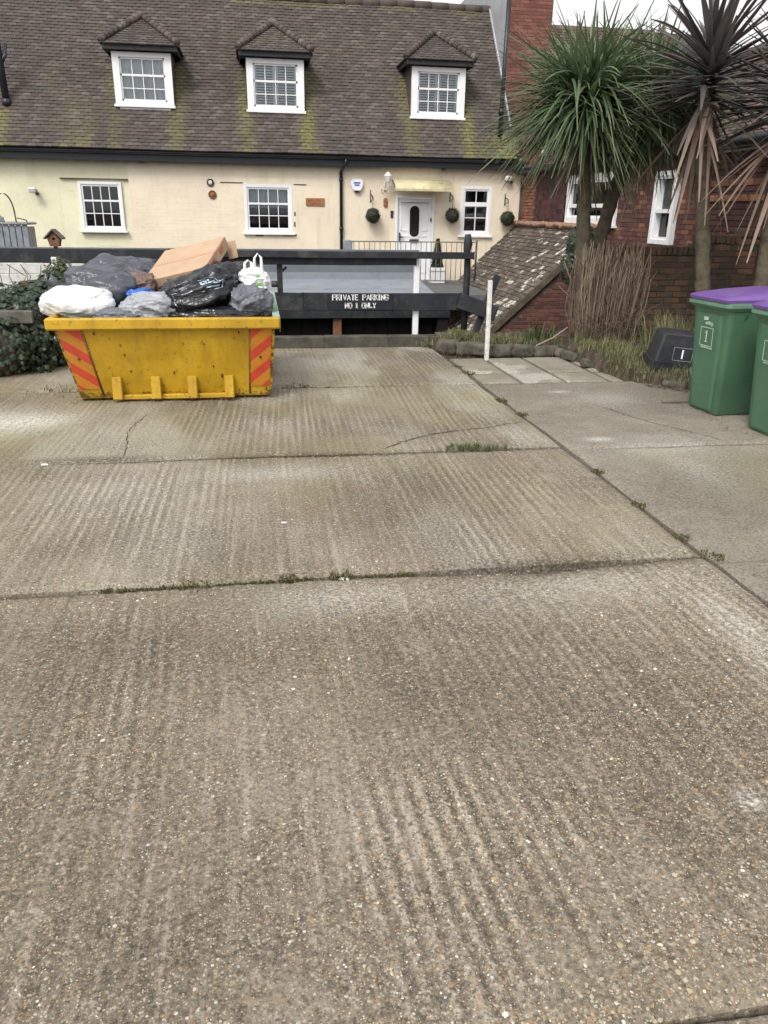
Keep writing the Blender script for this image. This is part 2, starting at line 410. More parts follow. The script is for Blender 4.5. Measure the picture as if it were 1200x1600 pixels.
MAT['palm_bronze'] = leaf_mat('bronze_palm_leaf', [(0, (.05, .047, .046)), (.5, (.095, .085, .08)), (1, (.17, .15, .135))], .4, (.15, .12, .1))
MAT['palm_dry'] = leaf_mat('dry_palm_leaf', [(0, (.13, .085, .065)), (.5, (.22, .155, .12)), (1, (.33, .25, .19))], .7, (.34, .26, .19), .15)
MAT['ivy'] = leaf_mat('ivy_leaf', [(0, (.018, .036, .02)), (.4, (.036, .062, .036)), (.75, (.07, .1, .065)), (1, (.17, .19, .14))], .32)
MAT['ivy_light'] = leaf_mat('ivy_young_leaf', [(0, (.05, .08, .03)), (.5, (.085, .12, .04)), (1, (.14, .16, .06))], .45)
MAT['grass'] = leaf_mat('weed_grass', [(0, (.07, .095, .036)), (.4, (.14, .16, .062)), (.7, (.24, .235, .11)), (1, (.38, .33, .2))], .7)
MAT['tuft'] = leaf_mat('fresh_grass', [(0, (.05, .085, .025)), (.5, (.1, .15, .045)), (1, (.2, .22, .085))], .65)
MAT['moss'] = leaf_mat('joint_moss', [(0, (.06, .06, .022)), (.5, (.12, .115, .04)), (1, (.2, .175, .08))], .8)
MAT['twig'] = leaf_mat('dry_stem', [(0, (.1, .064, .045)), (.4, (.175, .125, .088)), (.75, (.26, .2, .145)), (1, (.36, .3, .22))], .85, None, .05)
MAT['topiary'] = leaf_mat('topiary_leaf', [(0, (.02, .028, .018)), (.5, (.045, .055, .035)), (1, (.09, .1, .07))], .6)
MAT['bark'] = simple('palm_bark', (.105, .085, .062), .92, .2, .4, 12, 1.0, 30, dirt=(.11, .115, .06), dirt_amt=(.5, .7))

def skip_mat():
    t = NT('skip_yellow_paint'); p = t.pos()
    c = t.ramp(t.noise(p, 2.2, 5, .6), [(.3, (.38, .225, .012)), (.55, (.5, .3, .012)), (.75, (.57, .36, .025))])
    vert = t.noise(t.vscale(p, (9, 9, 1.0)), 1.0, 5, .65)
    c = t.mix(t.math('MULTIPLY', t.ramp(vert, [(.46, 0.0), (.72, .8)]), .65), c, (.27, .15, .014))
    ch = t.noise(p, 17, 6, .72)
    c = t.mix(t.ramp(ch, [(.655, 0.0), (.685, 1.0)]), c, (.07, .035, .018))
    w = t.attr('wear')
    c = t.mix(t.ramp(t.math('ADD', t.noise(p, 24, 5, .7), t.math('MULTIPLY', w, .3)), [(.6, 0.0), (.68, .9)]), c, (.085, .045, .025))
    t.bump(t.noise(p, 3, 3), .25, .03)
    return t.done(c, t.mr(ch, .3, .8, .35, .65), .45)
MAT['skip'] = skip_mat()
MAT['skip_red'] = simple('red_reflective', (.52, .055, .028), .4, .5, .15, 9, dirt=(.22, .05, .025), dirt_amt=(.6, .75))
MAT['skip_orange'] = simple('orange_reflective', (.5, .2, .02), .4, .5, .12, 9, dirt=(.35, .15, .02), dirt_amt=(.6, .75))
MAT['skip_inside'] = simple('skip_inside_green', (.28, .4, .32), .7, .3, .2, 8, .3, 30, dirt=(.12, .08, .05), dirt_amt=(.55, .7))

def bag_mat(name, c, rough, spec=.5, tr=0.0):
    t = NT(name); p = t.obj()
    cc = t.ramp(t.noise(p, 5, 3), [(.3, tuple(q*.85 for q in c)), (.7, tuple(min(1, q*1.1) for q in c))])
    n1 = t.noise(t.vscale(p, (8, 8, 15)), 1.0, 2, .5); n2 = t.noise(t.vscale(p, (22, 18, 12)), 1.0, 2, .5)
    f = lambda n: t.math('POWER', t.math('SUBTRACT', 1.0, t.math('MINIMUM', t.math('MULTIPLY', t.math('ABSOLUTE', t.math('SUBTRACT', n, .5)), 5.0), 1.0)), 2.0)
    t.bump(t.math('ADD', f(n1), t.math('MULTIPLY', f(n2), .25)), .3, .014)
    return t.done(cc, rough, spec)
MAT['bag_grey'] = bag_mat('dark_grey_bin_bag', (.068, .075, .088), .3)
MAT['bag_black'] = bag_mat('black_bin_bag', (.014, .015, .018), .22)
MAT['bag_white'] = bag_mat('white_bin_bag', (.78, .79, .78), .45)
MAT['bag_pale'] = bag_mat('pale_grey_bag', (.33, .34, .37), .42)
MAT['bag_slate'] = bag_mat('slate_bag', (.12, .13, .15), .4)
MAT['bag_blue'] = bag_mat('blue_plastic', (.025, .13, .5), .4)
MAT['bag_green'] = bag_mat('green_print', (.16, .42, .12), .45)
MAT['bag_print'] = bag_mat('pale_blue_print', (.45, .58, .68), .5)
MAT['bag_brown'] = bag_mat('brown_bag', (.14, .085, .07), .5)
MAT['cardboard'] = simple('cardboard', (.45, .31, .205), .85, .2, .1, 6, .3, 30, space='obj')
MAT['card_red'] = simple('cardboard_print', (.45, .16, .1), .85, .2, .2, 20, space='obj')
MAT['bin_green'] = simple('green_bin_plastic', (.06, .135, .078), .42, .45, .12, 3, .15, 120, dirt=(.085, .14, .095), dirt_amt=(.55, .8))
MAT['bin_rim'] = simple('green_bin_rim', (.12, .23, .155), .42, .45, .12, 4)
MAT['bin_purple'] = simple('purple_lid_plastic', (.15, .075, .27), .34, .5, .1, 3)
MAT['rubber'] = simple('black_rubber', (.02, .02, .02), .7, .3, .3, 9)
MAT['crate'] = simple('black_box_plastic', (.02, .022, .028), .45, .45, .25, 6, dirt=(.05, .048, .045), dirt_amt=(.5, .75))
MAT['label_white'] = simple('worn_white_label', (.4, .48, .42), .6, .3, .2, 30)

# ------------------------------------------------------------------ ground
def ground():
    m = MB(); B = 300; e = 10.24; zt, zb = -.075, -2.3
    vs = [(-B, -B, zt), (B, -B, zt), (-B, e, zt), (B, e, zt), (-B, e, zb), (B, e, zb), (-B, B*2, zb), (B, B*2, zb)]
    m.add(vs, [(0, 1, 3, 2), (2, 3, 5, 4), (4, 5, 7, 6)])
    m.build('ground', MAT['soil'], kind='structure', label='dark bare soil under the concrete and down in the sunken yard')
ground()

SPOTS = dict(
    algae=[(-2.0, 5.95, .9, .5, .95), (-2.0, 6.15, .9, .75, .85), (2.0, 7.15, .55, .55, .75), (1.3, 6.9, .9, .5, .35), (-.7, 6.4, .8, .6, .4), (0.2, 4.6, .5, .4, .35), (-1.3, 5.9, .8, .4, .45), (2.3, 6.3, .25, 1.2, .35), (-.2, 5.7, .9, .25, .3)],
    pale=[(-1.95, 6.55, .5, .33, 1.0), (-2.15, 6.5, .6, .42, 1.0), (1.5, 3.1, .9, .2, .3), (2.0, 2.5, .12, .6, .5), (.35, 3.1, .45, .16, .4), (-.9, 4.6, .5, .5, .3), (0.0, 4.95, .7, .2, .4), (1.42, 1.66, .05, .04, .8)],
    soil=[(-.7, 2.7, 1.1, .5, .3), (1.1, 2.35, .7, .5, .32), (-.6, 1.6, .4, .5, .22), (1.2, 1.75, .35, .3, .25), (.6, 1.38, .3, .16, .3), (.9, 4.3, .7, .5, .25), (1.45, 3.34, .55, .09, 1.0), (.4, 5.35, 2.0, .05, .7), (-1.2, 5.4, .6, .07, .8)])
def spots(kind, X, Y):
    a = np.zeros_like(X)
    for (x, y, rx, ry, k) in SPOTS[kind]:
        d = ((X-x)/rx)**2 + ((Y-y)/ry)**2
        a = np.maximum(a, k*np.exp(-d*1.1))
    return a
RIDGED = [(.5, 1.5, .45, .5, 1.0), (1.95, 2.45, .3, .9, 1.0), (.62, 1.35, .3, .3, 1.0), (-.6, 2.3, .35, .6, .5), (1.35, 4.5, .6, .8, .9), (-.9, 4.4, .7, .8, .95), (.1, 6.4, 1.2, .7, .9), (1.9, 7.0, .5, .6, .8), (1.0, 8.6, .9, 1.0, .6), (.9, 2.6, .5, .6, .4), (-.9, 3.9, .5, .3, .6)]
def ridge_fn(X, Y, slant, seed):
    w = fbm(X*.7, Y*.35, seed, 2)-.5
    w2 = vnoise(X*11, Y*.25, seed+5)-.5
    ph = (X - slant*Y + .05*w + .02*w2)/.056
    r = .5+.5*np.sin(2*np.pi*ph)
    r = sstep(.12, .88, r)
    patch = sstep(.42, .72, fbm(X*2.1, Y*.8, seed+31, 4))*(.34 if seed == 11 else .42)+(.1 if seed == 11 else .2)
    for (x, y, rx, ry, k) in RIDGED: patch = np.maximum(patch, k*np.exp(-((X-x)/rx)**2-((Y-y)/ry)**2)*(.5+.7*fbm(X*3, Y*1.2, seed+3, 2)))
    br = sstep(.2, .62, fbm(X*21, Y*1.1, seed+9, 3))
    return .5+(r-.5)*np.clip(patch, 0, 1)*(.25+.75*br)
SLABS = []     # (y0, y1, slant, seed)
ROWS = [(-2.2, 1.035, -.02, 3), (1.055, 3.335, -.085, 11), (3.36, 5.335, .0, 23), (5.36, 7.66, .04, 37), (7.68, 10.06, .0, 51)]
def slab_h(X, Y, k):
    y0, y1, sl, sd = ROWS[k]
    r = ridge_fn(X, Y, sl, sd)
    h = (r-.5)*.0075 + (fbm(X*9, Y*9, sd+2, 3)-.5)*.006 + (fbm(X*1.1, Y*1.1, sd+4, 2)-.5)*.02
    tilt = {0: .004, 1: -.006, 2: .002, 3: 0, 4: -.004}[k]
    edge = np.minimum(np.minimum(Y-y0, y1-Y), 2.245-X)
    h = h - .014*(1-sstep(0, .05, edge+.012*(vnoise(X*14, Y*14, sd)-.5)))
    return h+tilt, r
def grid_obj(name, X, Y, Z, attrs, mat, parent, skirt=-.09, **props):
    ny, nx = X.shape
    v = np.stack([X, Y, Z], -1).reshape(-1, 3)
    idx = np.arange(nx*ny).reshape(ny, nx)
    q = np.stack([idx[:-1, :-1], idx[:-1, 1:], idx[1:, 1:], idx[1:, :-1]], -1).reshape(-1, 4)
    per = np.concatenate([idx[0, :], idx[1:, -1], idx[-1, -2::-1], idx[-2:0:-1, 0]])
    pv = v[per].copy(); pv[:, 2] = skirt
    b = len(v); n = len(per); k = np.arange(n)
    sk = np.stack([per, b+k, b+(k+1) % n, np.roll(per, -1)], -1)
    v = np.concatenate([v, pv]); q = np.concatenate([q, sk])
    me = bpy.data.meshes.new(name)
    me.vertices.add(len(v)); me.vertices.foreach_set('co', v.astype(np.float32).ravel())
    me.loops.add(len(q)*4); me.loops.foreach_set('vertex_index', q.astype(np.int32).ravel())
    me.polygons.add(len(q)); me.polygons.foreach_set('loop_start', (np.arange(len(q))*4).astype(np.int32))
    sm = np.ones(len(q), bool); sm[-len(sk):] = False
    me.polygons.foreach_set('use_smooth', sm)
    for kname, A in attrs.items():
        at = me.attributes.new(kname, 'FLOAT', 'POINT')
        a = np.concatenate([A.ravel(), A.ravel()[per]*0]).astype(np.float32); at.data.foreach_set('value', a)
    me.materials.append(mat); me.update(calc_edges=True); me.validate()
    o = bpy.data.objects.new(name, me); return link(o, parent, **props)

drive = empty('driveway', (0, 4, 0), kind='structure', label='ridged concrete driveway cast in wide bays')
slab_objs = []
for k, (y0, y1, sl, sd) in enumerate(ROWS):
    xl = -9 if k < 4 else -9
    fine = np.arange(-2.9, 2.245, .0085) if k < 4 else np.arange(-2.9, 2.245, .013)
    xs = np.concatenate([np.arange(xl, -2.9, .15), fine, [2.245]])
    ys = np.concatenate([[y0, y0+.008, y0+.02], np.arange(y0+.045, y1-.045, .042), [y1-.02, y1-.008, y1]])
    X, Y = np.meshgrid(xs, ys)
    # wandering broken edges
    v = (Y-y0)/(y1-y0)
    e0 = .022*(fbm(X*2.2, X*0+k, 71, 3)-.5); e1 = .022*(fbm(X*2.2, X*0+k, 93, 3)-.5)
    if k == 1: e1 = e1-.035*np.exp(-((X-1.45)/.42)**2)*(.5+fbm(X*9, X*0, 5, 2))
    if k == 2: e0 = e0+.02*np.exp(-((X-1.5)/.4)**2)*fbm(X*8, X*0, 6, 2)
    ex = .03*(fbm(Y*2.5, Y*0+9, 55, 3)-.5)
    Yw = Y+e0*np.clip(1-v*6, 0, 1)+e1*np.clip(1-(1-v)*6, 0, 1)
    Xw = X+ex*sstep(1.9, 2.245, X)
    Z, r = slab_h(X, Y, k)
    o = grid_obj('slab', Xw, Yw, Z, dict(ridge=r, algae=np.maximum(spots('algae', X, Y), (0, .05, .16, .3, .3)[k]*sstep(.3, .7, fbm(X*1.3, Y*1.3, 15, 3))*1.6), pale=np.maximum(spots('pale', X, Y), (0, 0, .12, .2, .28)[k]*sstep(.4, .7, fbm(X*2, Y*.9, 19, 3))*1.5), soil=spots('soil', X, Y)), MAT['slab'], drive)
    slab_objs.append(o)

# smooth concrete path along the right and the small paving stones
path = empty('path', (4, 5, 0), kind='structure', label='smooth grey concrete path running beside the driveway')
for (y0, y1, x1, sd) in ((-2.2, 3.27, 7, 5), (3.285, 5.275, 7, 8), (5.29, 7.63, 5.2, 12)):
    xs = np.concatenate([[2.285, 2.295, 2.31], np.arange(2.35, 4.6, .03), np.arange(4.6, x1, .2)]); ys = np.concatenate([[y0, y0+.01], np.arange(y0+.03, y1-.02, .04), [y1-.01, y1]])
    X, Y = np.meshgrid(xs, ys)
    Z = (fbm(X*1.2, Y*1.2, sd, 3)-.5)*.03+(fbm(X*9, Y*9, sd, 2)-.5)*.005-.006
    Z = Z-.012*(1-sstep(0, .035, np.minimum(np.minimum(X-2.285, Y-y0), y1-Y)))
    pal = np.zeros_like(X)
    for (px, py, rx, ry, a) in ((2.62, 5.5, .12, .06, .9), (2.95, 7.2, .1, .04, .8), (3.0, 5.2, .5, .3, .4), (3.3, 6.9, .3, .3, .35), (3.0, 4.9, .2, .5, .3)): pal = np.maximum(pal, a*np.exp(-((X-px)/rx)**2-((Y-py)/ry)**2))
    alg = .5*np.exp(-((X-3.6)/.5)**2-((Y-4.5)/.6)**2)+.35*np.exp(-((X-2.9)/.3)**2-((Y-5.05)/.2)**2)
    grid_obj('slab', X+.02*(fbm(Y*3, Y*0, sd, 2)-.5)*(1-sstep(2.3, 2.6, X)), Y, Z, dict(algae=alg, pale=pal, soil=np.zeros_like(X)), MAT['path'], path)
for i, (x0, x1) in enumerate(((2.29, 2.705), (2.735, 3.19), (3.22, 3.69), (3.72, 4.1))):
    for j, (y0, y1) in enumerate(((7.66, 8.145), (8.195, 9.14))):
        if i == 3 and j == 0: x1 = 3.86
        xs = np.linspace(x0, x1, 12); ys = np.linspace(y0, y1, 14); X, Y = np.meshgrid(xs, ys)
        ed = np.minimum(np.minimum(X-x0, x1-X), np.minimum(Y-y0, y1-Y))
        Z = .003*RNG.uniform(-1, 2)+(fbm(X*8, Y*8, i*7+j, 2)-.5)*.006-.012*(1-sstep(0, .03, ed))
        grid_obj('paving_stone', X, Y, Z, dict(algae=.25*fbm(X*3, Y*3, 4, 2), pale=.5*(fbm(X*2, Y*2, i+j*9, 2) > .55), soil=np.zeros_like(X)), MAT['paver'], path, skirt=-.06)

# exposed pebbles standing out of the worn near bays
def pebbles(n, x0, x1, y0, y1, k, smin, smax, seed, parent):
    rg = np.random.default_rng(seed)
    x = rg.uniform(x0, x1, n*3); y = rg.uniform(y0, y1, n*3)
    keep = rg.random(n*3) < .15+.85*sstep(.35, .65, fbm(x*1.8, y*1.8, 61+seed, 3)); x = x[keep][:n]; y = y[keep][:n]; n = len(x)
    z, _ = slab_h(x, y, k)
    s = rg.uniform(smin, smax, n)*(1+.8*(rg.random(n) > .94)); a = rg.uniform(0, 6.28, n); asp = rg.uniform(.55, 1, n)
    rnd = rg.random(n)**1.2
    ring = 6
    V = np.zeros((n, ring+1, 3)); 
    for j in range(ring):
        t = a+2*np.pi*j/ring; jit = rg.uniform(.75, 1.1, n)
        lx = np.cos(2*np.pi*j/ring)*s*jit; ly = np.sin(2*np.pi*j/ring)*s*asp*jit
        V[:, j, 0] = x+lx*np.cos(a)-ly*np.sin(a); V[:, j, 1] = y+lx*np.sin(a)+ly*np.cos(a); V[:, j, 2] = z-.0015
    V[:, ring, 0] = x; V[:, ring, 1] = y; V[:, ring, 2] = z+s*rg.uniform(.18, .5, n)
    base = (np.arange(n)*(ring+1))[:, None, None]
    T = np.array([(j, (j+1) % ring, ring) for j in range(ring)])[None]+base
    T = T.reshape(-1, 3)
    me = bpy.data.meshes.new('pebbles'); v = V.reshape(-1, 3)
    me.vertices.add(len(v)); me.vertices.foreach_set('co', v.astype(np.float32).ravel())
    me.loops.add(len(T)*3); me.loops.foreach_set('vertex_index', T.astype(np.int32).ravel())
    me.polygons.add(len(T)); me.polygons.foreach_set('loop_start', (np.arange(len(T))*3).astype(np.int32))
    me.polygons.foreach_set('use_smooth', np.ones(len(T), bool))
    at = me.attributes.new('rnd', 'FLOAT', 'POINT'); at.data.foreach_set('value', np.repeat(rnd, ring+1).astype(np.float32))
    me.materials.append(MAT['pebble']); me.update(calc_edges=True)
    link(bpy.data.objects.new('pebbles', me), parent, kind='stuff')
pebbles(38000, -1.35, 2.2, 1.07, 3.3, 1, .0022, .0066, 1, slab_objs[1])
pebbles(12000, -1.9, 2.2, 3.4, 5.3, 2, .003, .006, 2, slab_objs[2])
pebbles(900, .6, 1.6, .75, 1.02, 0, .0025, .006, 3, slab_objs[0])

# cracks: narrow dark brown ribbons lying just over the slab surface
def crack(pts, w, k, parent, jag=.02, seed=1):
    rg = random.Random(seed); P = []
    for i in range(len(pts)-1):
        a, b = pts[i], pts[i+1]; n = max(3, int(math.hypot(b[0]-a[0], b[1]-a[1])/.03))
        for j in range(n): t = j/n; P.append((a[0]+(b[0]-a[0])*t+rg.uniform(-jag, jag)*.5, a[1]+(b[1]-a[1])*t+rg.uniform(-jag, jag)))
    P.append(pts[-1]); X = np.array([p[0] for p in P]); Y = np.array([p[1] for p in P])
    Z = (slab_h(X, Y, k)[0] if k is not None else (fbm(X*1.2, Y*1.2, 12, 3)-.5)*.03-.004)+.004
    vs = []; 
    for i in range(len(P)):
        j0, j1 = max(i-1, 0), min(i+1, len(P)-1); d = Vector((X[j1]-X[j0], Y[j1]-Y[j0])); d = Vector((-d.y, d.x)).normalized()
        ww = w*rg.uniform(.4, 1.3)*(1 if 2 < i < len(P)-3 else .4)
        vs += [(X[i]+d.x*ww, Y[i]+d.y*ww, Z[i]), (X[i]-d.x*ww, Y[i]-d.y*ww, Z[i])]
    fs = [(2*i, 2*i+2, 2*i+3, 2*i+1) for i in range(len(P)-1)]
    MB().add(vs, fs).build('crack', MAT['crack'], parent)
crack([(.87, 5.4), (1.05, 5.58), (1.3, 5.75), (1.6, 5.86), (1.9, 5.95), (2.08, 6.05), (2.2, 6.06)], .006, 3, slab_objs[3], .012, 1)
crack([(-.98, 5.42), (-1.0, 5.8), (-1.05, 6.05), (-1.02, 6.4), (-.95, 6.7)], .0035, 3, slab_objs[3], .02, 2)
crack([(3.1, 6.6), (3.18, 6.2), (3.3, 5.85), (3.5, 5.55), (3.62, 5.32)], .0035, None, path, .02, 3)
crack([(3.35, 4.45), (3.7, 4.42), (4.1, 4.47)], .003, None, path, .015, 4)

# soil and moss lying in the joints
def blades(mb, x, y, z, n, h, spread, rg, w=.0025):
    for _ in range(n):
        a = rg.uniform(0, 6.28); r = spread*math.sqrt(rg.random()); bx, by = x+r*math.cos(a), y+r*math.sin(a)
        l = h*rg.uniform(.4, 1.1); ta = rg.uniform(0, 6.28); lean = l*rg.uniform(.1, .8); ww = w*rg.uniform(.7, 1.4)
        dx, dy = math.cos(ta)*lean, math.sin(ta)*lean; px, py = -math.sin(ta)*ww, math.cos(ta)*ww
        mb.add([(bx-px, by-py, z), (bx+px, by+py, z), (bx+dx*.45+px*.8, by+dy*.45+py*.8, z+l*.65), (bx+dx*.45-px*.8, by+dy*.45-py*.8, z+l*.65), (bx+dx, by+dy, z+l*.95)],
               [(0, 1, 2, 3), (3, 2, 4)], rnd=rg.random())
rg = random.Random(5); jm = MB()
def joint(x0, x1, y, dens, h, sp=.012):
    n = int(abs(x1-x0)*dens)
    for _ in range(n):
        x = rg.uniform(x0, x1)
        if vnoise(x*2.3, y*5, 3) > .52: blades(jm, x, y+rg.uniform(-sp, sp), -.02, 4, h*.6*rg.uniform(.5, 1.2), .014, rg, .004)
joint(-1.6, .9, 3.345, 170, .03); joint(.9, 2.25, 3.345, 40, .025); joint(-1, 2.2, 5.347, 110, .028); joint(-2, 2.2, 7.67, 40, .028)
for (x, y, n, h, s) in ((.1, 3.35, 70, .035, .05), (.35, 3.35, 60, .04, .06), (-.35, 3.345, 60, .03, .08), (2.27, 3.6, 50, .03, .05), (2.26, 4.1, 60, .035, .05), (2.28, 4.75, 60, .03, .05), (2.27, 6.35, 60, .045, .06), (2.24, 6.9, 70, .05, .07), (2.27, 8.2, 90, .05, .09), (2.25, 8.6, 50, .04, .07), (.35, 7.7, 60, .05, .14), (-1.9, 7.68, 60, .06, .3), (2.3, 3.35, 60, .03, .07), (1.5, 5.36, 30, .03, .2)):
    blades(jm, x, y, -.012, int(n*1.3), h*.62, s, rg, .004)
jm.build('joint_moss', MAT['moss'], kind='stuff', label='low green moss and weeds growing in the driveway joints', category='moss')
gt = MB()
for _ in range(16): blades(gt, 1.55+rg.gauss(0, .11), 5.365+rg.gauss(0, .022), -.01, 22, .062, .025, rg, .002)
gt.build('grass_tuft', MAT['tuft'], kind='stuff', label='bright green grass tuft growing from the far joint by the crack', category='grass')
litter = [((.36, 3.32), .02, 'flake of pale stone lying in the near joint beside the moss'), ((.3, 2.6), .008, 'tiny pale chip on the near slab just below the joint'), ((.1, 4.05), .014, 'small white chip lying alone on the second slab'), ((-1.47, 5.28), .02, 'pale stub of rubbish in the far joint left of the skip')]
for (x, y), s, lab in litter:
    z = float(slab_h(np.array([x]), np.array([y]), 1 if y < 3.34 else 2)[0][0])
    MB().box((0, 0, s*.25), (s*2.2, s, s*.5), rot=(0.1, .1, RNG.uniform(0, 3)), bev=s*.2).build('stone_chip', MAT['white_print'], loc=(x, y, z+.002), label=lab, category='stone')

# low kerb wall across the far end of the driveway
kw = empty('kerb_wall', (0, 10.15, 0), kind='thing', label='low mossy concrete kerb wall across the end of the driveway', category='wall')
for i in range(7):
    kb = MB(); x0 = -3.4+i*.85; kb.box((x0+.423, 10.15, .02+RNG.uniform(-.004, .004)), (.848, .17, .2), bev=.008)
    kb.build('kerb_block', MAT['kerb'], kw)
rt = MB().span((-30, 10.25, -2.3), (4.6, 10.4, -.02)); rt.build('retaining_wall', MAT['kerb'], kind='thing', label='dark retaining wall dropping from the kerb to the sunken yard', category='wall')

# ------------------------------------------------------------------ wall tools
def cells(x0, x1, z0, z1, ops):
    xs = sorted({x0, x1, *[min(max(q, x0), x1) for o in ops for q in o[:2]]}); zs = sorted({z0, z1, *[min(max(q, z0), z1) for o in ops for q in o[2:]]})
    out = []
    for a, b in zip(xs, xs[1:]):
        for c, d in zip(zs, zs[1:]):
            if b-a < 1e-4 or d-c < 1e-4: continue
            mx, mz = (a+b)/2, (c+d)/2
            if not any(o[0] < mx < o[1] and o[2] < mz < o[3] for o in ops): out.append((a, b, c, d))
    return out
def bricks(x0, x1, z0, z1, ops, L=.215, Hh=.065, j=.01, off=0.0):
    out = []; nrow = int((z1-z0)/(Hh+j))+1
    for r in range(nrow):
        za = z0+r*(Hh+j); zb = min(za+Hh, z1)
        if zb-za < .02: continue
        u = x0-(L+j)*(.5*(r % 2)+off)
        while u < x1:
            segs = [(max(u, x0), min(u+L, x1))]; u += L+j
            for o in ops:
                if o[2] < (za+zb)/2 < o[3]:
                    ns = []
                    for a, b in segs:
                        if o[1] <= a or o[0] >= b: ns.append((a, b))
                        else:
                            if o[0]-a > .03: ns.append((a, o[0]-.004))
                            if b-o[1] > .03: ns.append((o[1]+.004, b))
                    segs = ns
            out += [(a, b, za, zb, r) for a, b in segs if b-a > .03]
    return out
def PY(Y): return lambda u, d, z: (u, Y-d, z)      # wall facing -Y: d grows toward the camera
def PX(X): return lambda u, d, z: (X-d, u, z)      # wall facing -X
def ms(mb, P, a, b, **k): return mb.span(P(*a), P(*b), **k)

def window(parent, P, u0, u1, z0, z1, cols, bars, fw=.06, name='window', sill=True, inner=None, proud=.035, mat='upvc', sash=.035, label=None, gb=.018):
    """frame mesh as the part, panes, glazing bars, sill and blinds as its pieces; bars = [(fraction from top, thickness)]"""
    m = MB()
    ms(m, P, (u0, -.05, z0), (u0+fw, proud, z1), bev=.006); ms(m, P, (u1-fw, -.05, z0), (u1, proud, z1), bev=.006)
    ms(m, P, (u0+fw, -.05, z1-fw), (u1-fw, proud-.002, z1), bev=.006); ms(m, P, (u0+fw, -.05, z0), (u1-fw, proud-.002, z0+fw), bev=.006)
    # inner sash frame
    a, b, c, d = u0+fw, u1-fw, z0+fw, z1-fw
    for q in ((a, a+sash, c, d), (b-sash, b, c, d), (a+sash, b-sash, c, c+sash), (a+sash, b-sash, d-sash, d)):
        ms(m, P, (q[0], -.06, q[2]), (q[1], proud-.025, q[3]))
    w = m.build(name, MAT[mat], parent, label=label)
    a, b, c, d = a+sash, b-sash, c+sash, d-sash
    zs = [d]
    for fr, th in bars:
        z = d-(d-c)*fr; g = MB(); ms(g, P, (a, -.055, z-th/2), (b, proud-.028 if th < .03 else proud-.015, z+th/2)); g.build('glazing_bar', MAT[mat], w); zs.append(z)
    zs.append(c); us = [a+(b-a)*i/cols for i in range(cols+1)]
    for u in us[1:-1]:
        g = MB(); ms(g, P, (u-gb/2, -.053, c), (u+gb/2, proud-.03, d)); g.build('glazing_bar', MAT[mat], w)
    for i in range(cols):
        for zt, zb_ in zip(zs, zs[1:]):
            g = MB(); tlt = RNG.uniform(-.002, .002); ms(g, P, (us[i], -.03+tlt, zb_), (us[i+1], -.026+tlt, zt)); g.build('pane', MAT['glass'], w)
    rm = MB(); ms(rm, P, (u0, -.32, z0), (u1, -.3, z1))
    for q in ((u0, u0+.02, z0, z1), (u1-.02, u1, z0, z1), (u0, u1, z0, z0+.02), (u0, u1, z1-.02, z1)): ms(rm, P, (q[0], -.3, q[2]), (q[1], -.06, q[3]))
    rm.build('room_shade', MAT['room'], w)  # near-black box, the shade of the unlit room put into its colour
    if sill:
        s_ = MB(); ms(s_, P, (u0-.05, -.05, z0-.05), (u1+.05, proud+.07, z0-.003), bev=.008); s_.build('sill', MAT[mat], w)
    if inner == 'shutter':
        n = int((d-c)/.055)
        for half in ((a, (a+b)/2-.01), ((a+b)/2+.01, b)):
            g = MB()
            for i in range(n):
                z = c+(i+.5)*(d-c)/n; p0 = P((half[0]+half[1])/2, -.1, z)
                sx = (half[1]-half[0]-.05); size = (sx, .045, .008) if P(1, 0, 0)[0] != P(0, 0, 0)[0] else (.045, sx, .008)
                g.box(p0, size, rot=(.7, 0, 0))
            for e in (half[0]+.015, half[1]-.015): ms(g, P, (e-.02, -.13, c), (e+.02, -.08, d))
            ms(g, P, (half[0], -.13, (c+d)/2-.025), (half[1], -.08, (c+d)/2+.025))
            g.build('shutter', MAT['blind'], w)
    if inner in ('curtain', 'half'):
        zb_ = c if inner == 'curtain' else c+(d-c)*.52
        n = 60; vs = []
        for i in range(n+1):
            u = a+(b-a)*i/n; dd = -.12+.02*math.sin(i*1.35)+.01*math.sin(i*.4)
            vs += [P(u, dd, zb_), P(u, dd, d)]
        MB().add(vs, [(2*i, 2*i+2, 2*i+3, 2*i+1) for i in range(n)], smooth=True).build('curtain', MAT['net'], w)
    return w

# ------------------------------------------------------------------ the yellow cottage
FY = 20.0
cottage = empty('cottage', (0.5, FY, -2.3), label='long cream and yellow painted cottage with brown tiled roof and three dormers', category='house')
OPS = [(-3.92, -2.96, 1.13, 2.18), (-.18, .96, 1.12, 2.2), (5.12, 5.9, 1.11, 2.25), (3.47, 4.45, .03, 2.02)]
PF = PY(FY)
SPLIT = -2.79
for nm, x0, x1, mat, d in (('wall', -8.5, SPLIT, 'yellow', -.02), ('wall', SPLIT, 6.62, 'cream', .03)):
    ops = [o for o in OPS if x0 <= o[0] < x1]
    m = MB()
    for (a, b, c, e) in cells(x0, x1, -2.3, 2.9, ops): ms(m, PF, (a, -.3, c), (b, d-.003, e))
    wall = m.build(nm, MAT[mat], cottage)
    m = MB()
    for (a, b, c, e, r) in bricks(x0, x1, .4, 2.68, ops):
        j = RNG.uniform(-.0015, .0015); ms(m, PF, (a, d-.02, c), (b, d+j, e))
    m.build('painted_brick', MAT[mat], wall, kind='stuff')
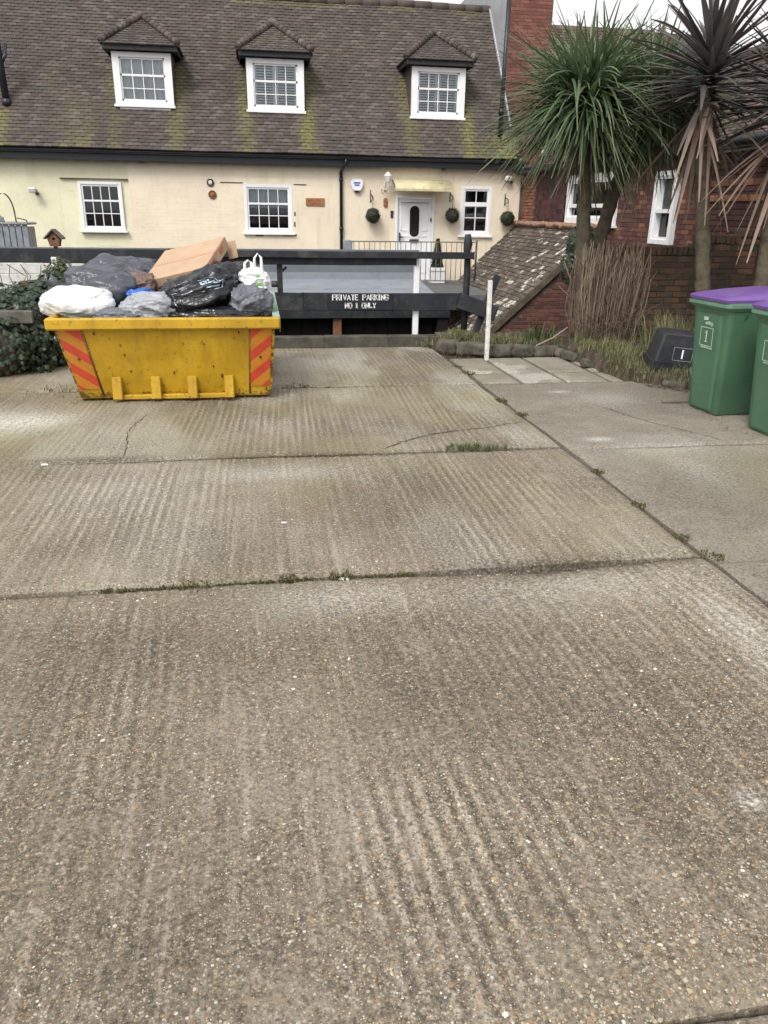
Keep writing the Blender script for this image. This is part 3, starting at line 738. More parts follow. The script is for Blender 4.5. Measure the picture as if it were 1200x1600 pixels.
# faint settlement ledges above two windows
for (a, b, z, mat) in ((-4.3, -2.8, 2.235, 'yellow'), (-.72, -.2, 2.215, 'cream'), (1.0, 1.3, 2.2, 'cream')):
    m = MB(); ms(m, PF, (a, -.02, z), (b, .045, z+.018)); m.build('ledge', MAT['mortar'], cottage)
window(cottage, PF, -3.92, -2.96, 1.13, 2.18, 4, [(.36, .04), (.68, .02)])
window(cottage, PF, -.18, .96, 1.12, 2.2, 4, [(.37, .045), (.68, .02)], inner='half', fw=.075)
window(cottage, PF, 5.12, 5.9, 1.11, 2.25, 2, [(.33, .1), (.67, .02)], fw=.075)
for (x, z, w, h) in ((.05, 1.03, .2, .05), (.7, 1.04, .35, .06), (.98, 1.25, .05, .12), (.99, 1.5, .05, .1)):
    m = MB(); ms(m, PF, (x, -.01, z), (x+w, .034, z+h), bev=.01); m.build('bare_cement_patch', MAT['kerb'], cottage)

# front door
dm = MB(); ms(dm, PF, (3.47, -.06, .03), (3.535, .05, 2.02), bev=.006); ms(dm, PF, (4.385, -.06, .03), (4.45, .05, 2.02), bev=.006); ms(dm, PF, (3.535, -.06, 1.955), (4.385, .05, 2.02), bev=.006)
door = dm.build('door_frame', MAT['upvc'], cottage)
m = MB(); ms(m, PF, (3.54, -.06, .04), (4.38, -.01, 1.95)); 
for (a, b, c, e) in ((3.62, 3.87, 1.2, 1.82), (4.05, 4.3, 1.2, 1.82), (3.62, 3.87, .2, 1.08), (4.05, 4.3, .2, 1.08), (3.62, 4.3, 1.84, 1.86)):
    for q in ((a, b, c, c+.018), (a, b, e-.018, e), (a, a+.018, c, e), (b-.018, b, c, e)): ms(m, PF, (q[0], -.012, q[2]), (q[1], .004, q[3]))
leaf = m.build('door_leaf', MAT['upvc'], cottage, label='white panelled front door with a long oval glass')
def oval(m, cx, cz, hw, hh, y, d, n=28, inner=0):
    pts = []
    for i in range(n):
        a = 2*math.pi*i/n; c_, s_ = math.cos(a), math.sin(a)
        pts.append((cx+hw*c_, cz+(hh-hw)*(1 if s_ > 0 else -1 if s_ < 0 else 0)+hw*s_))
    vs = [(x, y, z) for x, z in pts]+[(x, y-d, z) for x, z in pts]
    m.add(vs, [tuple(range(n))[::-1], tuple(range(n, 2*n))]+[(i, (i+1) % n, n+(i+1) % n, n+i) for i in range(n)])
m = MB(); oval(m, 3.96, 1.42, .17, .41, FY+.011, .02); m.build('glass_surround', MAT['upvc'], leaf)
m = MB(); oval(m, 3.96, 1.42, .12, .36, FY-.008, .006); m.build('oval_glass', MAT['room'], leaf)
m = MB(); ms(m, PF, (3.84, 0, .93), (4.08, .03, 1.0), bev=.01); m.build('letter_plate', MAT['metal_dark'], leaf)
m = MB(); ms(m, PF, (3.575, 0, .95), (3.61, .03, 1.16), bev=.008); ms(m, PF, (3.58, .03, 1.04), (3.69, .055, 1.065)); m.build('door_handle', MAT['metal_dark'], leaf)
m = MB(); ms(m, PF, (4.36, .0, 1.42), (4.385, .06, 1.5)); m.build('hinge', MAT['metal_dark'], leaf)

# door canopy: shallow curved hood
m = MB(); n = 10; vs = []
for i in range(n+1):
    a = math.pi/2*i/n; d, z = .62*math.sin(a), 2.13+.24*math.cos(a)
    for x in (3.36, 4.72): vs.append((x+(0.06*(i/n) if x > 4 else 0), FY-.03-d, z))
for i in range(n+1):
    a = math.pi/2*i/n; d, z = .6*math.sin(a), 2.105+.24*math.cos(a)
    for x in (3.36, 4.72): vs.append((x+(0.06*(i/n) if x > 4 else 0), FY-.03-d, z))
k = 2*(n+1)
fs = [(2*i, 2*i+2, 2*i+3, 2*i+1) for i in range(n)]+[(k+2*i, k+2*i+1, k+2*i+3, k+2*i+2) for i in range(n)]+[(2*n, k+2*n, k+2*n+1, 2*n+1)]
fs += [(2*i, k+2*i, k+2*i+2, 2*i+2) for i in range(n)]+[(2*i+1, 2*i+3, k+2*i+3, k+2*i+1) for i in range(n)]
m.add(vs, fs, smooth=True); m.build('door_canopy', MAT['canopy'], cottage, label='dirty cream curved canopy over the front door')
m = MB(); m.span((3.34, FY-.68, 2.1), (4.8, FY-.64, 2.15)); m.build('canopy_lip', MAT['canopy'], cottage)

# eaves: soffit board, gutter, brackets, down pipe
m = MB(); m.span((-8.5, FY-.28, 2.62), (6.6, FY-.24, 2.82), bev=.006); m.span((-8.5, FY-.24, 2.68), (6.6, FY-.03, 2.70)); m.build('fascia_board', MAT['gutter'], cottage)
m = MB(); n = 8; gy, gz, gr = FY-.345, 2.82, .062
pts = [(gy-gr*math.cos(math.pi*i/n), gz-gr*math.sin(math.pi*i/n)) for i in range(n+1)]+[(gy+(gr-.008)*math.cos(math.pi*i/n), gz-(gr-.008)*math.sin(math.pi*i/n)) for i in range(n+1)]
vs = [(x, y, z) for x in (-8.5, 6.62) for y, z in pts]; L = len(pts)
m.add(vs, [(i, (i+1) % L, L+(i+1) % L, L+i) for i in range(L)]+[tuple(range(L))[::-1], tuple(range(L, 2*L))]); m.build('gutter', MAT['gutter'], cottage)
m = MB(); m.tube([(2.22, FY-.345, 2.78), (2.22, FY-.34, 2.68), (2.16, FY-.2, 2.58), (2.13, FY-.09, 2.5), (2.13, FY-.09, -2.3)], .04, 10)
for z in (2.3, 1.2, .6): m.tube([(2.13, FY-.09, z), (2.13, FY-.09, z+.06)], .052, 10)
m.build('down_pipe', MAT['gutter'], cottage)
for x in (-2.45, 4.6): m = MB(); m.box((x, FY-.2, 2.62), (.09, .1, .09), bev=.01); m.build('gutter_bracket', MAT['gutter'], cottage)

# main roof
AL = math.atan(1.19); CA, SA = math.cos(AL), math.sin(AL)
RY, RZ = FY-.34, 2.88
RLEN = (6.62-RZ)/SA
def rp(x, s, d=0): return Vector((x, RY+s*CA-d*SA, RZ+s*SA+d*CA))
m = MB(); e = .03
vs = [rp(-8.5, 0, -e), rp(6.45, 0, -e), rp(6.45, RLEN, -e), rp(-8.5, RLEN, -e), rp(-8.5, 0, -.15), rp(6.45, 0, -.15), rp(6.45, RLEN, -.15), rp(-8.5, RLEN, -.15)]
m.add(vs, [(0, 1, 2, 3), (7, 6, 5, 4), (0, 4, 5, 1), (1, 5, 6, 2), (2, 6, 7, 3), (3, 7, 4, 0)])
bk = [(-8.5, 22.79, 6.6), (6.45, 22.79, 6.6), (6.45, 26.2, 2.8), (-8.5, 26.2, 2.8)]; m.add(bk, [(0, 1, 2, 3)])
m.add([(6.45, 20.3, 2.5), (6.45, 22.79, 6.5), (6.45, 26, 2.5)], [(0, 1, 2)])
roof = m.build('roof', MAT['roof_tile'], cottage)
DORM = [(-2.31, .645, 3.83, 4.88), (.665, .66, 3.81, 4.87), (4.54, .655, 3.79, 4.85)]     # centre x, half width, z0, z1
DY = RY+(3.80-RZ)/1.19
def roof_moss(x, s):
    z = RZ+s*SA; v = 0
    for i, (cx, hw, z0, z1) in enumerate(DORM):
        for e, k in ((cx-hw-.05, .5), (cx+hw+.05, .9)):
            g = math.exp(-((x-e)/.19)**2)*(.5+.7*float(vnoise(x*5, s*4, 6)))
            if z < z0+.05: v = max(v, g*k*(1.0 if i else .7))
            elif z < z1-.1: v = max(v, g*.65)
    v = max(v, .9*math.exp(-((x-6.2)/.4)**2)*(z < 3.35)); v = max(v, .8*math.exp(-((x+5.5)/.25)**2)*(z < 3.6))
    v = max(v, .25*float(sstep(.5, .75, fbm(x*.8, s*.5, 8, 3)))*(1-s/RLEN)); v = max(v, .3*(s > RLEN-.35)*float(vnoise(x*2, s, 4) > .4))
    return v
def tile_box(mb, Mx, w, l, t, rnd, **at):
    vs = [(-w/2, 0, -t), (w/2, 0, -t), (w/2, l, -t*1.3), (-w/2, l, -t*1.3), (-w/2, 0, .004), (0, 0, .009), (w/2, 0, .004), (w/2, l, -.004), (0, l, .0), (-w/2, l, -.004)]
    vs = [Mx @ Vector(p) for p in vs]
    mb.add(vs, [(0, 1, 6, 5, 4), (4, 5, 8, 9), (5, 6, 7, 8), (0, 4, 9, 3), (1, 2, 7, 6), (0, 3, 2, 1)], rnd=rnd, **at)
def tile_field(parent, places, dims, mat, name='tile', nsingle=300, seed=2):
    """places: (matrix, moss, lichen, size-in-view score); the largest in view are single tiles sharing mesh variants"""
    rg = random.Random(seed); places = sorted(places, key=lambda q: -q[3])
    var = {}
    for q in places[:nsingle]:
        key = (rg.randrange(7), round(q[1]*3), round(q[2]*3))
        if key not in var:
            mb = MB(); tile_box(mb, Matrix.Identity(4), *dims, rnd=(key[0]+.5)/7, moss=key[1]/3, lichen=key[2]/3); var[key] = mb.mesh(name, mat)
        o = bpy.data.objects.new(name, var[key]); o.matrix_basis = q[0]; link(o, parent)
    mb = MB()
    for q in places[nsingle:]: tile_box(mb, q[0], *dims, rnd=rg.random(), moss=q[1], lichen=q[2])
    mb.build(name+'_course', mat, parent, kind='stuff')
pl = []; gauge = .1; rg = random.Random(3)
for r in range(int(RLEN/gauge)):
    s = r*gauge; x = -6.9+(.083 if r % 2 else 0)
    while x < 6.42:
        z = RZ+s*SA
        if not any(abs(x-cx) < hw-.04 and z0-.02 < z < z1+.35 for cx, hw, z0, z1 in DORM):
            sag = .012*math.sin(x*1.1+s*.7)
            Mx = Matrix.Translation(rp(x, s-.03, .014+sag+rg.uniform(-.003, .004))) @ Matrix.Rotation(AL-.1+rg.uniform(-.02, .02), 4, 'X') @ Matrix.Rotation(rg.uniform(-.02, .02), 4, 'Z') @ Matrix.Rotation(rg.uniform(-.012, .012), 4, 'Y')
            pl.append((Mx, roof_moss(x, s), rg.random()*.8, -r-abs(x-1)*.02 if -5.5 < x < 6.4 else -999))
        x += .167
tile_field(roof, pl, (.163, .2, .021), MAT['roof_tile'])
x = -6.9; 
rdg = MB(); rdg.tube([(0, 0, 0), (.44, 0, 0)], .11, 10); rdm = rdg.mesh('ridge_tile', MAT['hip_tile']); rdm.attributes.new('rnd', 'FLOAT', 'POINT').data.foreach_set('value', [.35]*len(rdm.vertices))
while x < 6.3: place('ridge_tile', rdm, roof, (x, 22.78, 6.58+.01*math.sin(x*2)), (0, RNG.uniform(-.01, .01), 0)); x += .45

def dormer(cx, hw, z0, z1, inner, i):
    x0, x1 = cx-hw, cx+hw; y = DY; P = PY(y)
    yb = RY+(z1+.1-RZ)/1.19+.1
    d = empty('dormer', (cx, y, z0), parent=cottage)
    for e in (x0+.01, x1-.01):
        m = MB(); vs = [(e-.03, y+.03, z0-.12), (e+.03, y+.03, z0-.12), (e+.03, yb, z1+.1), (e-.03, yb, z1+.1), (e-.03, y+.03, z1+.1), (e+.03, y+.03, z1+.1)]
        m.add(vs, [(0, 4, 3), (1, 2, 5), (0, 1, 5, 4), (4, 5, 2, 3), (0, 3, 2, 1)], rnd=.2)
        m.build('cheek', MAT['roof_tile'], d)
    # wide flat white casing with a sash window in it
    c = MB(); b = .15
    for q in ((x0, x0+b, z0, z1), (x1-b, x1, z0, z1), (x0+b, x1-b, z1-.1, z1), (x0+b, x1-b, z0, z0+.07)): ms(c, P, (q[0], -.03, q[2]), (q[1], .05, q[3]))
    c.build('window_casing', MAT['white_paint'], d)
    f = MB(); a_, b_, c_, d_ = x0+b, x1-b, z0+.07, z1-.1
    for q in ((a_, a_+.035, c_, d_), (b_-.035, b_, c_, d_), (a_, b_, c_, c_+.045), (a_, b_, d_-.035, d_), (a_, b_, c_+(d_-c_)*.6-.022, c_+(d_-c_)*.6+.022)): ms(f, P, (q[0], -.02, q[2]), (q[1], .012, q[3]))
    f.build('sash', MAT['white_paint'], d)
    zs = [c_+.045, c_+(d_-c_)*.3, c_+(d_-c_)*.6, d_-.035]; us = [a_+.035+(b_-a_-.07)*k/4 for k in range(5)]
    for u in us[1:-1]: g = MB(); ms(g, P, (u-.009, -.01, c_+.04), (u+.009, .006, d_-.03)); g.build('glazing_bar', MAT['white_paint'], d)
    g = MB(); ms(g, P, (a_+.03, -.009, zs[1]-.009), (b_-.03, .007, zs[1]+.009)); g.build('glazing_bar', MAT['white_paint'], d)
    for k in range(4):
        for q in range(3): g = MB(); ms(g, P, (us[k], -.016, zs[q]), (us[k+1], -.012, zs[q+1])); g.build('pane', MAT['glass'], d)
    g = MB(); ms(g, P, (x0, -.3, z0), (x1, -.28, z1)); g.build('room_shade', MAT['room'], d)  # near-black sheet in place of the shaded interior
    if inner == 'shutter':
        for h0, h1 in ((a_+.03, cx-.02), (cx+.02, b_-.03)):
            g = MB()
            for k in range(15): z = c_+.06+k*(d_-c_-.1)/14.5; g.box(((h0+h1)/2, y+.07, z), (h1-h0-.05, .04, .007), rot=(.75, 0, 0))
            for e in (h0+.02, h1-.02): g.span((e-.022, y+.05, c_), (e+.022, y+.09, d_))
            g.span((h0, y+.05, c_+(d_-c_)*.58), (h1, y+.09, c_+(d_-c_)*.63)); g.build('shutter', MAT['blind'], d)
    else:
        n = 70; vs = []
        for k in range(n+1):
            u = a_+(b_-a_)*k/n; yy = y+.09+.018*math.sin(k*1.3)+.01*math.sin(k*.37); gap = abs(k-n*.52) < 2
            vs += [(u, yy+(.1 if gap else 0), c_), (u, yy+(.1 if gap else 0), d_)]
        MB().add(vs, [(2*k, 2*k+2, 2*k+3, 2*k+1) for k in range(n)], smooth=True).build('curtain', MAT['net'], d)
    g = MB(); ms(g, P, (x0-.03, -.03, z0-.06), (x1+.03, .11, z0-.003), bev=.008); ms(g, P, (x0+.08, -.03, z0-.15), (x1-.08, .06, z0-.062), bev=.008); g.build('sill', MAT['white_paint'], d)
    # black eaves board round three sides
    ez = z1+.02; ov = .16; g = MB(); ye = y-.2
    ybe = RY+(ez+.1-RZ)/1.19+.05
    g.span((x0-ov, ye, ez), (x1+ov, ye+.03, ez+.11)); g.span((x0-ov, ye+.03, ez), (x0-ov+.03, ybe, ez+.108)); g.span((x1+ov-.03, ye+.03, ez), (x1+ov, ybe, ez+.108)); g.span((x0-ov+.03, ye+.03, ez+.004), (x1+ov-.03, y+.3, ez+.02))
    g.build('eaves_board', MAT['black_paint'], d)
    # hipped roof
    az = ez+.11+.70; ay = y+.75; bz = ez+.11
    A = Vector((x0-ov-.03, ye-.03, bz)); B = Vector((x1+ov+.03, ye-.03, bz)); T = Vector((cx, ay, az)); yt = RY+(az-RZ)/1.19+.2; yA = RY+(bz-RZ)/1.19+.2
    T2 = Vector((cx, yt, az)); A2 = Vector((A.x, yA, bz)); B2 = Vector((B.x, yA, bz))
    g = MB(); g.add([A, B, T, T2, A2, B2], [(0, 1, 2), (1, 5, 3, 2), (0, 2, 3, 4), (0, 4, 5, 1)], rnd=.3); g.build('hip_roof', MAT['roof_tile'], d)
    g = MB(); rg = random.Random(40+i)
    mid = (A+B)/2; up = (T-mid); L = up.length; up.normalize(); ang = math.atan2(up.z, up.y)
    nr = int(L/.1)
    for r in range(nr):
        s = r*.1; w = (B.x-A.x)*(1-s/L)-.1; k = max(1, round(w/.165))
        for j in range(k):
            xx = cx-w/2+(j+.5)*w/k; p = mid+up*(s-.02); p.x = xx
            tile_box(g, Matrix.Translation(p+Vector((0, -.012, .012))) @ Matrix.Rotation(ang-.08, 4, 'X') @ Matrix.Rotation(rg.uniform(-.02, .02), 4, 'Z'), w/k-.004, .17, .015, rg.random(), moss=0, lichen=rg.random()*.7)
    for side, P0, P2 in ((-1, A, A2), (1, B, B2)):
        n_ = Vector((0, 1, 0)); upv_ = (Vector((cx, 0, az))-Vector((P0.x, 0, bz))); Ls = upv_.length; upv_.normalize()
        rotm = Matrix((Vector((0, -side*-1.0, 0)), upv_, Vector((0, -side*-1.0, 0)).cross(upv_))).transposed().to_4x4()
        for r in range(int(Ls/.1)):
            s = r*.1; fy = P0.y+(ay-P0.y)*s/Ls; by = P2.y+(yt-P2.y)*s/Ls; k = max(1, int((by-fy)/.165))
            for j in range(k):
                p = Vector((P0.x, fy+(j+.5)*(by-fy)/k, bz))+upv_*(s-.02)+rotm.to_3x3() @ Vector((0, 0, .012))
                tile_box(g, Matrix.Translation(p) @ rotm @ Matrix.Rotation(-.06, 4, 'X'), (by-fy)/k-.004, .17, .015, rg.random(), moss=.2*rg.random(), lichen=rg.random()*.6)
    g.build('tile_course', MAT['roof_tile'], d, kind='stuff')
    for S in (A, B):
        dv = (T-S); L = dv.length; n = 10
        for k in range(n):
            p = S+dv*((k+.1)/n)+Vector((0, -.01, .05)); g = MB()
            q = p+dv.normalized()*L/n*1.15
            g.tube([p, q], [.085, .06], 8, rnd=rg.random(), lichen=rg.random()); g.build('hip_tile', MAT['hip_tile'], d)
    return d
for i, q in enumerate(DORM): dormer(*q, 'curtain' if i == 0 else 'shutter', i)

# soil pipes on the roof
m = MB(); m.tube([(6.03, FY+.05, 3.2), (6.05, FY+.05, 6.35)], .052, 10); m.tube([(6.03, FY+.05, 3.24), (6.03, FY+.05, 3.3)], .11, 10); m.tube([(6.03, FY+.05, 3.85), (6.03, FY+.05, 3.98)], .066, 10)
m.tube([(5.93, FY+.05, 3.25), (5.7, FY-.02, 3.2)], .05, 8)
m.build('soil_pipe', MAT['gutter'], cottage)
m = MB(); m.tube([(-5.3, 20.38, 3.6), (-5.36, 20.36, 6.4)], .075, 10); m.tube([(-5.3, 20.38, 3.72), (-5.3, 20.38, 3.85)], .1, 10); m.tube([(-5.32, 20.37, 4.5), (-5.2, 20.37, 4.7), (-5.22, 20.6, 4.95)], .045, 8); m.build('soil_pipe', MAT['gutter'], cottage)

# ------------------------------------------------------------------ things fixed to the cottage front
def leafball(mb, c, r, n, rg, size=.03, squash=1.0):
    for _ in range(n):
        v = Vector((rg.gauss(0, 1), rg.gauss(0, 1), rg.gauss(0, 1))).normalized(); rr = r*rg.uniform(.82, 1.04)
        p = Vector(c)+Vector((v.x*rr, v.y*rr, v.z*rr*squash)); t = v.cross(Vector((rg.random(), rg.random(), rg.random()))).normalized(); u = v.cross(t)
        t = (t+v*rg.uniform(-.5, .8)).normalized(); s = size*rg.uniform(.6, 1.3)
        mb.add([p-u*s*.4, p+t*s*.5, p+u*s*.4, p-t*s*.5], [(0, 1, 2, 3)], rnd=rg.random())
rg = random.Random(12)
TB = [(2.88, 1.54, 'round hanging topiary ball on the wall between alarm box and door'), (4.86, 1.57, 'round hanging topiary ball between the door and the small window'), (6.27, 1.52, 'round hanging topiary ball right of the small window at the wall end')]
for x, z, lab in TB:
    t = empty('hanging_topiary_ball', (x, FY-.25, z), label=lab, category='topiary', group='topiary balls on the cottage wall')
    m = MB(); m.lathe((x, FY-.25, z), [(.165*math.sin(math.pi*i/10)+.001, -.165*math.cos(math.pi*i/10)) for i in range(11)], 14, rnd=.15); leafball(m, (x, FY-.25, z), .185, 700, rg, .035); m.build('ball', MAT['topiary'], t)
    m = MB(); m.tube([(x, FY-.25, z+.17), (x, FY-.25, z+.36)], .006, 5); m.tube([(x, FY-.25, z+.36), (x-.01, FY-.18, z+.46), (x-.02, FY-.04, z+.48)], .009, 6); m.tube([(x-.03, FY-.04, z+.3), (x-.03, FY-.04, z+.58)], .012, 6)
    m.tube([(x-.03, FY-.05, z+.32), (x+.03, FY-.15, z+.38), (x, FY-.23, z+.44)], .008, 5); m.build('bracket', MAT['metal_dark'], t)

# alarm box
t = empty('alarm_box', (2.51, FY-.03, 2.2), label='white alarm box with blue logo beside the drain pipe', category='alarm')
def prism_y(m, pts, y0, y1, **k):
    n = len(pts); vs = [(x, y0, z) for x, z in pts]+[(x, y1, z) for x, z in pts]
    m.add(vs, [tuple(range(n)), tuple(range(2*n-1, n-1, -1))]+[(i, n+i, n+(i+1) % n, (i+1) % n) for i in range(n)], **k)
m = MB(); prism_y(m, [(2.37, 2.33), (2.36, 2.24), (2.42, 2.12), (2.45, 2.1), (2.58, 2.1), (2.61, 2.12), (2.66, 2.24), (2.65, 2.33), (2.6, 2.35), (2.42, 2.35)], FY-.12, FY-.03); m.build('case', MAT['upvc'], t)
m = MB(); prism_y(m, [(2.46, 2.1), (2.47, 2.06), (2.56, 2.06), (2.57, 2.1)], FY-.11, FY-.03); m.build('strobe', MAT['rubber'], t)
m = MB(); m.span((2.43, FY-.125, 2.25), (2.59, FY-.1205, 2.285)); m.span((2.45, FY-.125, 2.2), (2.57, FY-.1205, 2.235)); m.build('logo', MAT['blue'], t)

# wooden plaque with carved lettering, two round plaques, oval ornament, doorbell
t = empty('wooden_plaque', (1.51, FY-.03, 1.82), label='brown carved wooden name plaque right of the middle window', category='plaque')
m = MB(); m.span((1.28, FY-.055, 1.735), (1.73, FY-.031, 1.915), bev=.006); m.build('board', MAT['plaque'], t)
m = MB(); 
for r, z in ((0, 1.86), (1, 1.785)):
    x = 1.33 if r == 0 else 1.39
    while x < (1.68 if r == 0 else 1.62): w = RNG.uniform(.02, .03); m.span((x, FY-.0575, z-.02), (x+w*.4, FY-.0555, z+.022)); m.span((x+w*.4, FY-.0575, z-.02+RNG.choice((0, .03))), (x+w, FY-.0555, z-.01+RNG.choice((0, .03)))); x += w+.014
m.build('carved_lettering', MAT['brown_wood'], t)
for (x, z, r, mat, mat2, lab) in ((-.94, 2.21, .085, 'metal_dark', 'brown_wood', 'small black round plaque on the cream wall, the upper of two'), (-.91, 1.95, .095, 'brown_wood', 'ornament', 'small brown round plaque on the cream wall, the lower of two')):
    t = empty('round_plaque', (x, FY-.03, z), label=lab, category='plaque', group='round plaques on the cream wall')
    m = MB(); m.lathe((x, FY-.03, z), [(r, 0), (r, -.025), (r*.8, -.035), (r*.72, -.02)], 20, 'Y'); m.build('rim', MAT[mat], t)
    m = MB(); m.lathe((x, FY-.05, z), [(r*.6, 0), (r*.5, -.01), (r*.2, -.016)], 16, 'Y'); m.box((x+r*.15, FY-.068, z+r*.1), (r*.5, .012, r*.3), rot=(0, .6, 0)); m.build('emblem', MAT[mat2 if mat != 'metal_dark' else 'old_white'], t)
m = MB(); oval(m, 3.22, 1.84, .05, .11, FY-.03, .03); 
m.box((3.22, FY-.07, 1.88), (.05, .02, .05), rot=(0, .7, 0)); m.box((3.22, FY-.07, 1.8), (.05, .02, .05), rot=(0, .7, 0))
m.build('oval_ornament', MAT['ornament'], label='small rust coloured oval wall ornament left of the door', category='ornament')
m = MB(); m.span((3.35, FY-.055, 1.49), (3.42, FY-.031, 1.6), bev=.01); m.span((3.345, FY-.06, 1.6), (3.425, FY-.031, 1.66), bev=.01)
m.build('doorbell', MAT['metal_dark'], label='small dark doorbell fixed beside the white door frame', category='doorbell')
# wall lights
def wall_light(x, z, lab):
    t = empty('wall_light', (x, FY-.03, z), label=lab, category='light')
    m = MB(); m.lathe((x, FY-.031, z), [(.05, 0), (.05, -.03), (.02, -.06)], 12, 'Y'); m.tube([(x, FY-.05, z), (x-.02, FY-.15, z+.03)], .015, 6); m.build('mount', MAT['grey_tank'], t)
    m = MB(); m.box((x-.03, FY-.18, z+.02), (.16, .1, .11), rot=(.3, 0, .2), bev=.02); m.build('lamp_housing', MAT['old_white'], t)
    m = MB(); m.box((x+.06, FY-.14, z-.06), (.07, .07, .07), rot=(.3, .2, 0), bev=.015); m.build('sensor', MAT['metal_dark'], t)
wall_light(6.28, 2.42, 'white security light at the right end under the eaves')
wall_light(-4.86, 1.96, 'small grey security light on the pale yellow wall at left')
t = empty('wall_light', (3.22, FY-.03, 2.3), label='ornate white lantern on a scrolled bracket left of the canopy', category='light')
m = MB(); m.tube([(3.2, FY-.04, 2.15), (3.22, FY-.2, 2.12), (3.28, FY-.3, 2.2), (3.25, FY-.3, 2.3)], .014, 6); m.tube([(3.2, FY-.04, 2.4), (3.2, FY-.04, 2.1)], .02, 6); m.tube([(3.12, FY-.05, 2.1), (3.12, FY-.16, 2.17), (3.2, FY-.2, 2.12)], .011, 6); m.build('bracket', MAT['old_white'], t)
m = MB(); m.lathe((3.23, FY-.3, 2.3), [(.05, 0), (.09, .12), (.1, .13), (.04, .2), (.01, .22)], 6, smooth=False); m.build('lantern', MAT['old_white'], t)

# ------------------------------------------------------------------ landing, railing and planter at the front door
m = MB(); m.span((2.0, 16.3, -.09), (5.05, FY-.04, .02))
for x in (3.5, 4.8): 
    for y in (16.5, 18.4): m.span((x-.08, y-.08, -2.3), (x+.08, y+.08, -.095))
m.build('door_landing', MAT['deck'], label='grey raised landing and footway leading to the front door', category='landing')
t = empty('railing', (3.6, 18.62, .02), label='thin iron railing in front of the white door', category='railing')
for z in (.12, .99): m = MB(); m.span((2.12, 18.605, z-.012), (5.16, 18.635, z+.012)); m.build('rail', MAT['rail_iron'], t)
x = 2.28
while x < 5.1:
    m = MB(); m.tube([(x, 18.62, .11), (x, 18.62, .99)], .0085, 5); m.build('baluster', MAT['rail_iron'], t); x += .122
m = MB(); m.tube([(5.2, 18.62, .02), (5.2, 18.62, 1.03)], .024, 8); m.build('post', MAT['metal_dark'], t)
m = MB(); m.span((2.04, 18.56, .02), (2.24, 18.72, 1.02), bev=.02); m.build('end_post', MAT['grey_tank'], t)
t = empty('planter', (4.42, 19.3, .02), label='white square planter with a small clipped cone beside the door', category='planter')
m = MB(); 
for z0, z1, w in ((.02, .36, .17), (.3, .38, .19)): m.span((4.42-w, 19.3-w, z0), (4.42+w, 19.3+w, z1), bev=.008)
m.build('pot', MAT['white_paint'], t)
m = MB(); rg = random.Random(4); m.lathe((4.42, 19.3, .38), [(.13, 0), (.11, .3), (.04, .62), (.005, .66)], 12, rnd=.1)
for _ in range(900):
    h = rg.random(); a = rg.uniform(0, 6.28); r = .15*(1-h*.8); p = Vector((4.42+r*math.cos(a), 19.3+r*math.sin(a), .38+h*.66)); s = .03
    u = Vector((rg.gauss(0, 1), rg.gauss(0, 1), rg.gauss(0, 1))).normalized()*s; w = Vector((rg.gauss(0, 1), rg.gauss(0, 1), rg.gauss(0, 1))).normalized()*s*.5; m.add([p-u, p+w, p+u, p-w], [(0, 1, 2, 3)], rnd=rg.random())
m.build('clipped_cone', MAT['topiary'], t)

# ------------------------------------------------------------------ sunken garage with grey felt roof
g = empty('garage', (0, 13.5, -2.3), label='sunken garage with pale grey felt roof behind the black barrier', category='garage')
sl = .09; y0, y1, xl, xr = 13.3, 16.05, -6.5, 3.3
zf = lambda y: .36-(16.0-y)*sl
m = MB(); vs = [(xl, y0, zf(y0)), (xr, y0, zf(y0)), (xr, y1, zf(y1)), (xl, y1, zf(y1))]; vs += [(x, y, z-.12) for x, y, z in vs]
m.add(vs, [(0, 1, 2, 3), (7, 6, 5, 4), (0, 4, 5, 1), (1, 5, 6, 2), (2, 6, 7, 3), (3, 7, 4, 0)]); rf = m.build('roof', MAT['felt'], g)
for y in (14.1, 14.95): m = MB(); d = .9; m.add([(xl, y, zf(y)+.004), (xr-.003, y, zf(y)+.004), (xr-.003, y+.06, zf(y+.06)+.006), (xl, y+.06, zf(y+.06)+.006)], [(0, 1, 2, 3)]); m.build('felt_lap', MAT['felt'], rf)
m = MB(); m.span((xl, 16.055, -.2), (xr, 16.2, .92)); m.build('upstand', MAT['felt_dark'], g)
m = MB(); m.span((xl, 16.02, zf(16)), (xr-.004, 16.054, zf(16)+.13)); m.build('flashing', MAT['felt'], g)
m = MB(); m.span((xl, y0-.025, zf(y0)-.17), (xr, y0-.001, zf(y0)-.012)); m.build('fascia', MAT['black_paint'], g)
m = MB(); m.span((xr-.2, y0+.02, -2.3), (xr-.02, y1, zf(y0)-.125)); m.span((xl, y1-.15, -2.3), (xr-.2, y1-.01, zf(y0)-.125)); m.build('wall', MAT['dark_hole'], g)
for k, x in enumerate((-3.2, -.9, 1.35)): m = MB(); m.span((x-.07, y0+.03, -2.3), (x+.07, y0+.17, zf(y0)-.125)); m.build('post', MAT['brown_wood'], g)
for k, (a, b) in enumerate(((-3.12, -.98), (-.82, 1.27), (1.43, 3.08))):
    n = 8; m = MB(); m.span((a, y0+.335, -2.25), (b, y0+.36, zf(y0)-.13)); dr = m.build('door', MAT['dark_hole'], g)  # boards coloured near-black to give the shade of the recess
    for i in range(n): m = MB(); m.span((a+(b-a)*i/n+.004, y0+.3, -2.25), (a+(b-a)*(i+1)/n-.004, y0+.33, zf(y0)-.13), bev=.004); m.build('plank', MAT['dark_hole'], dr)

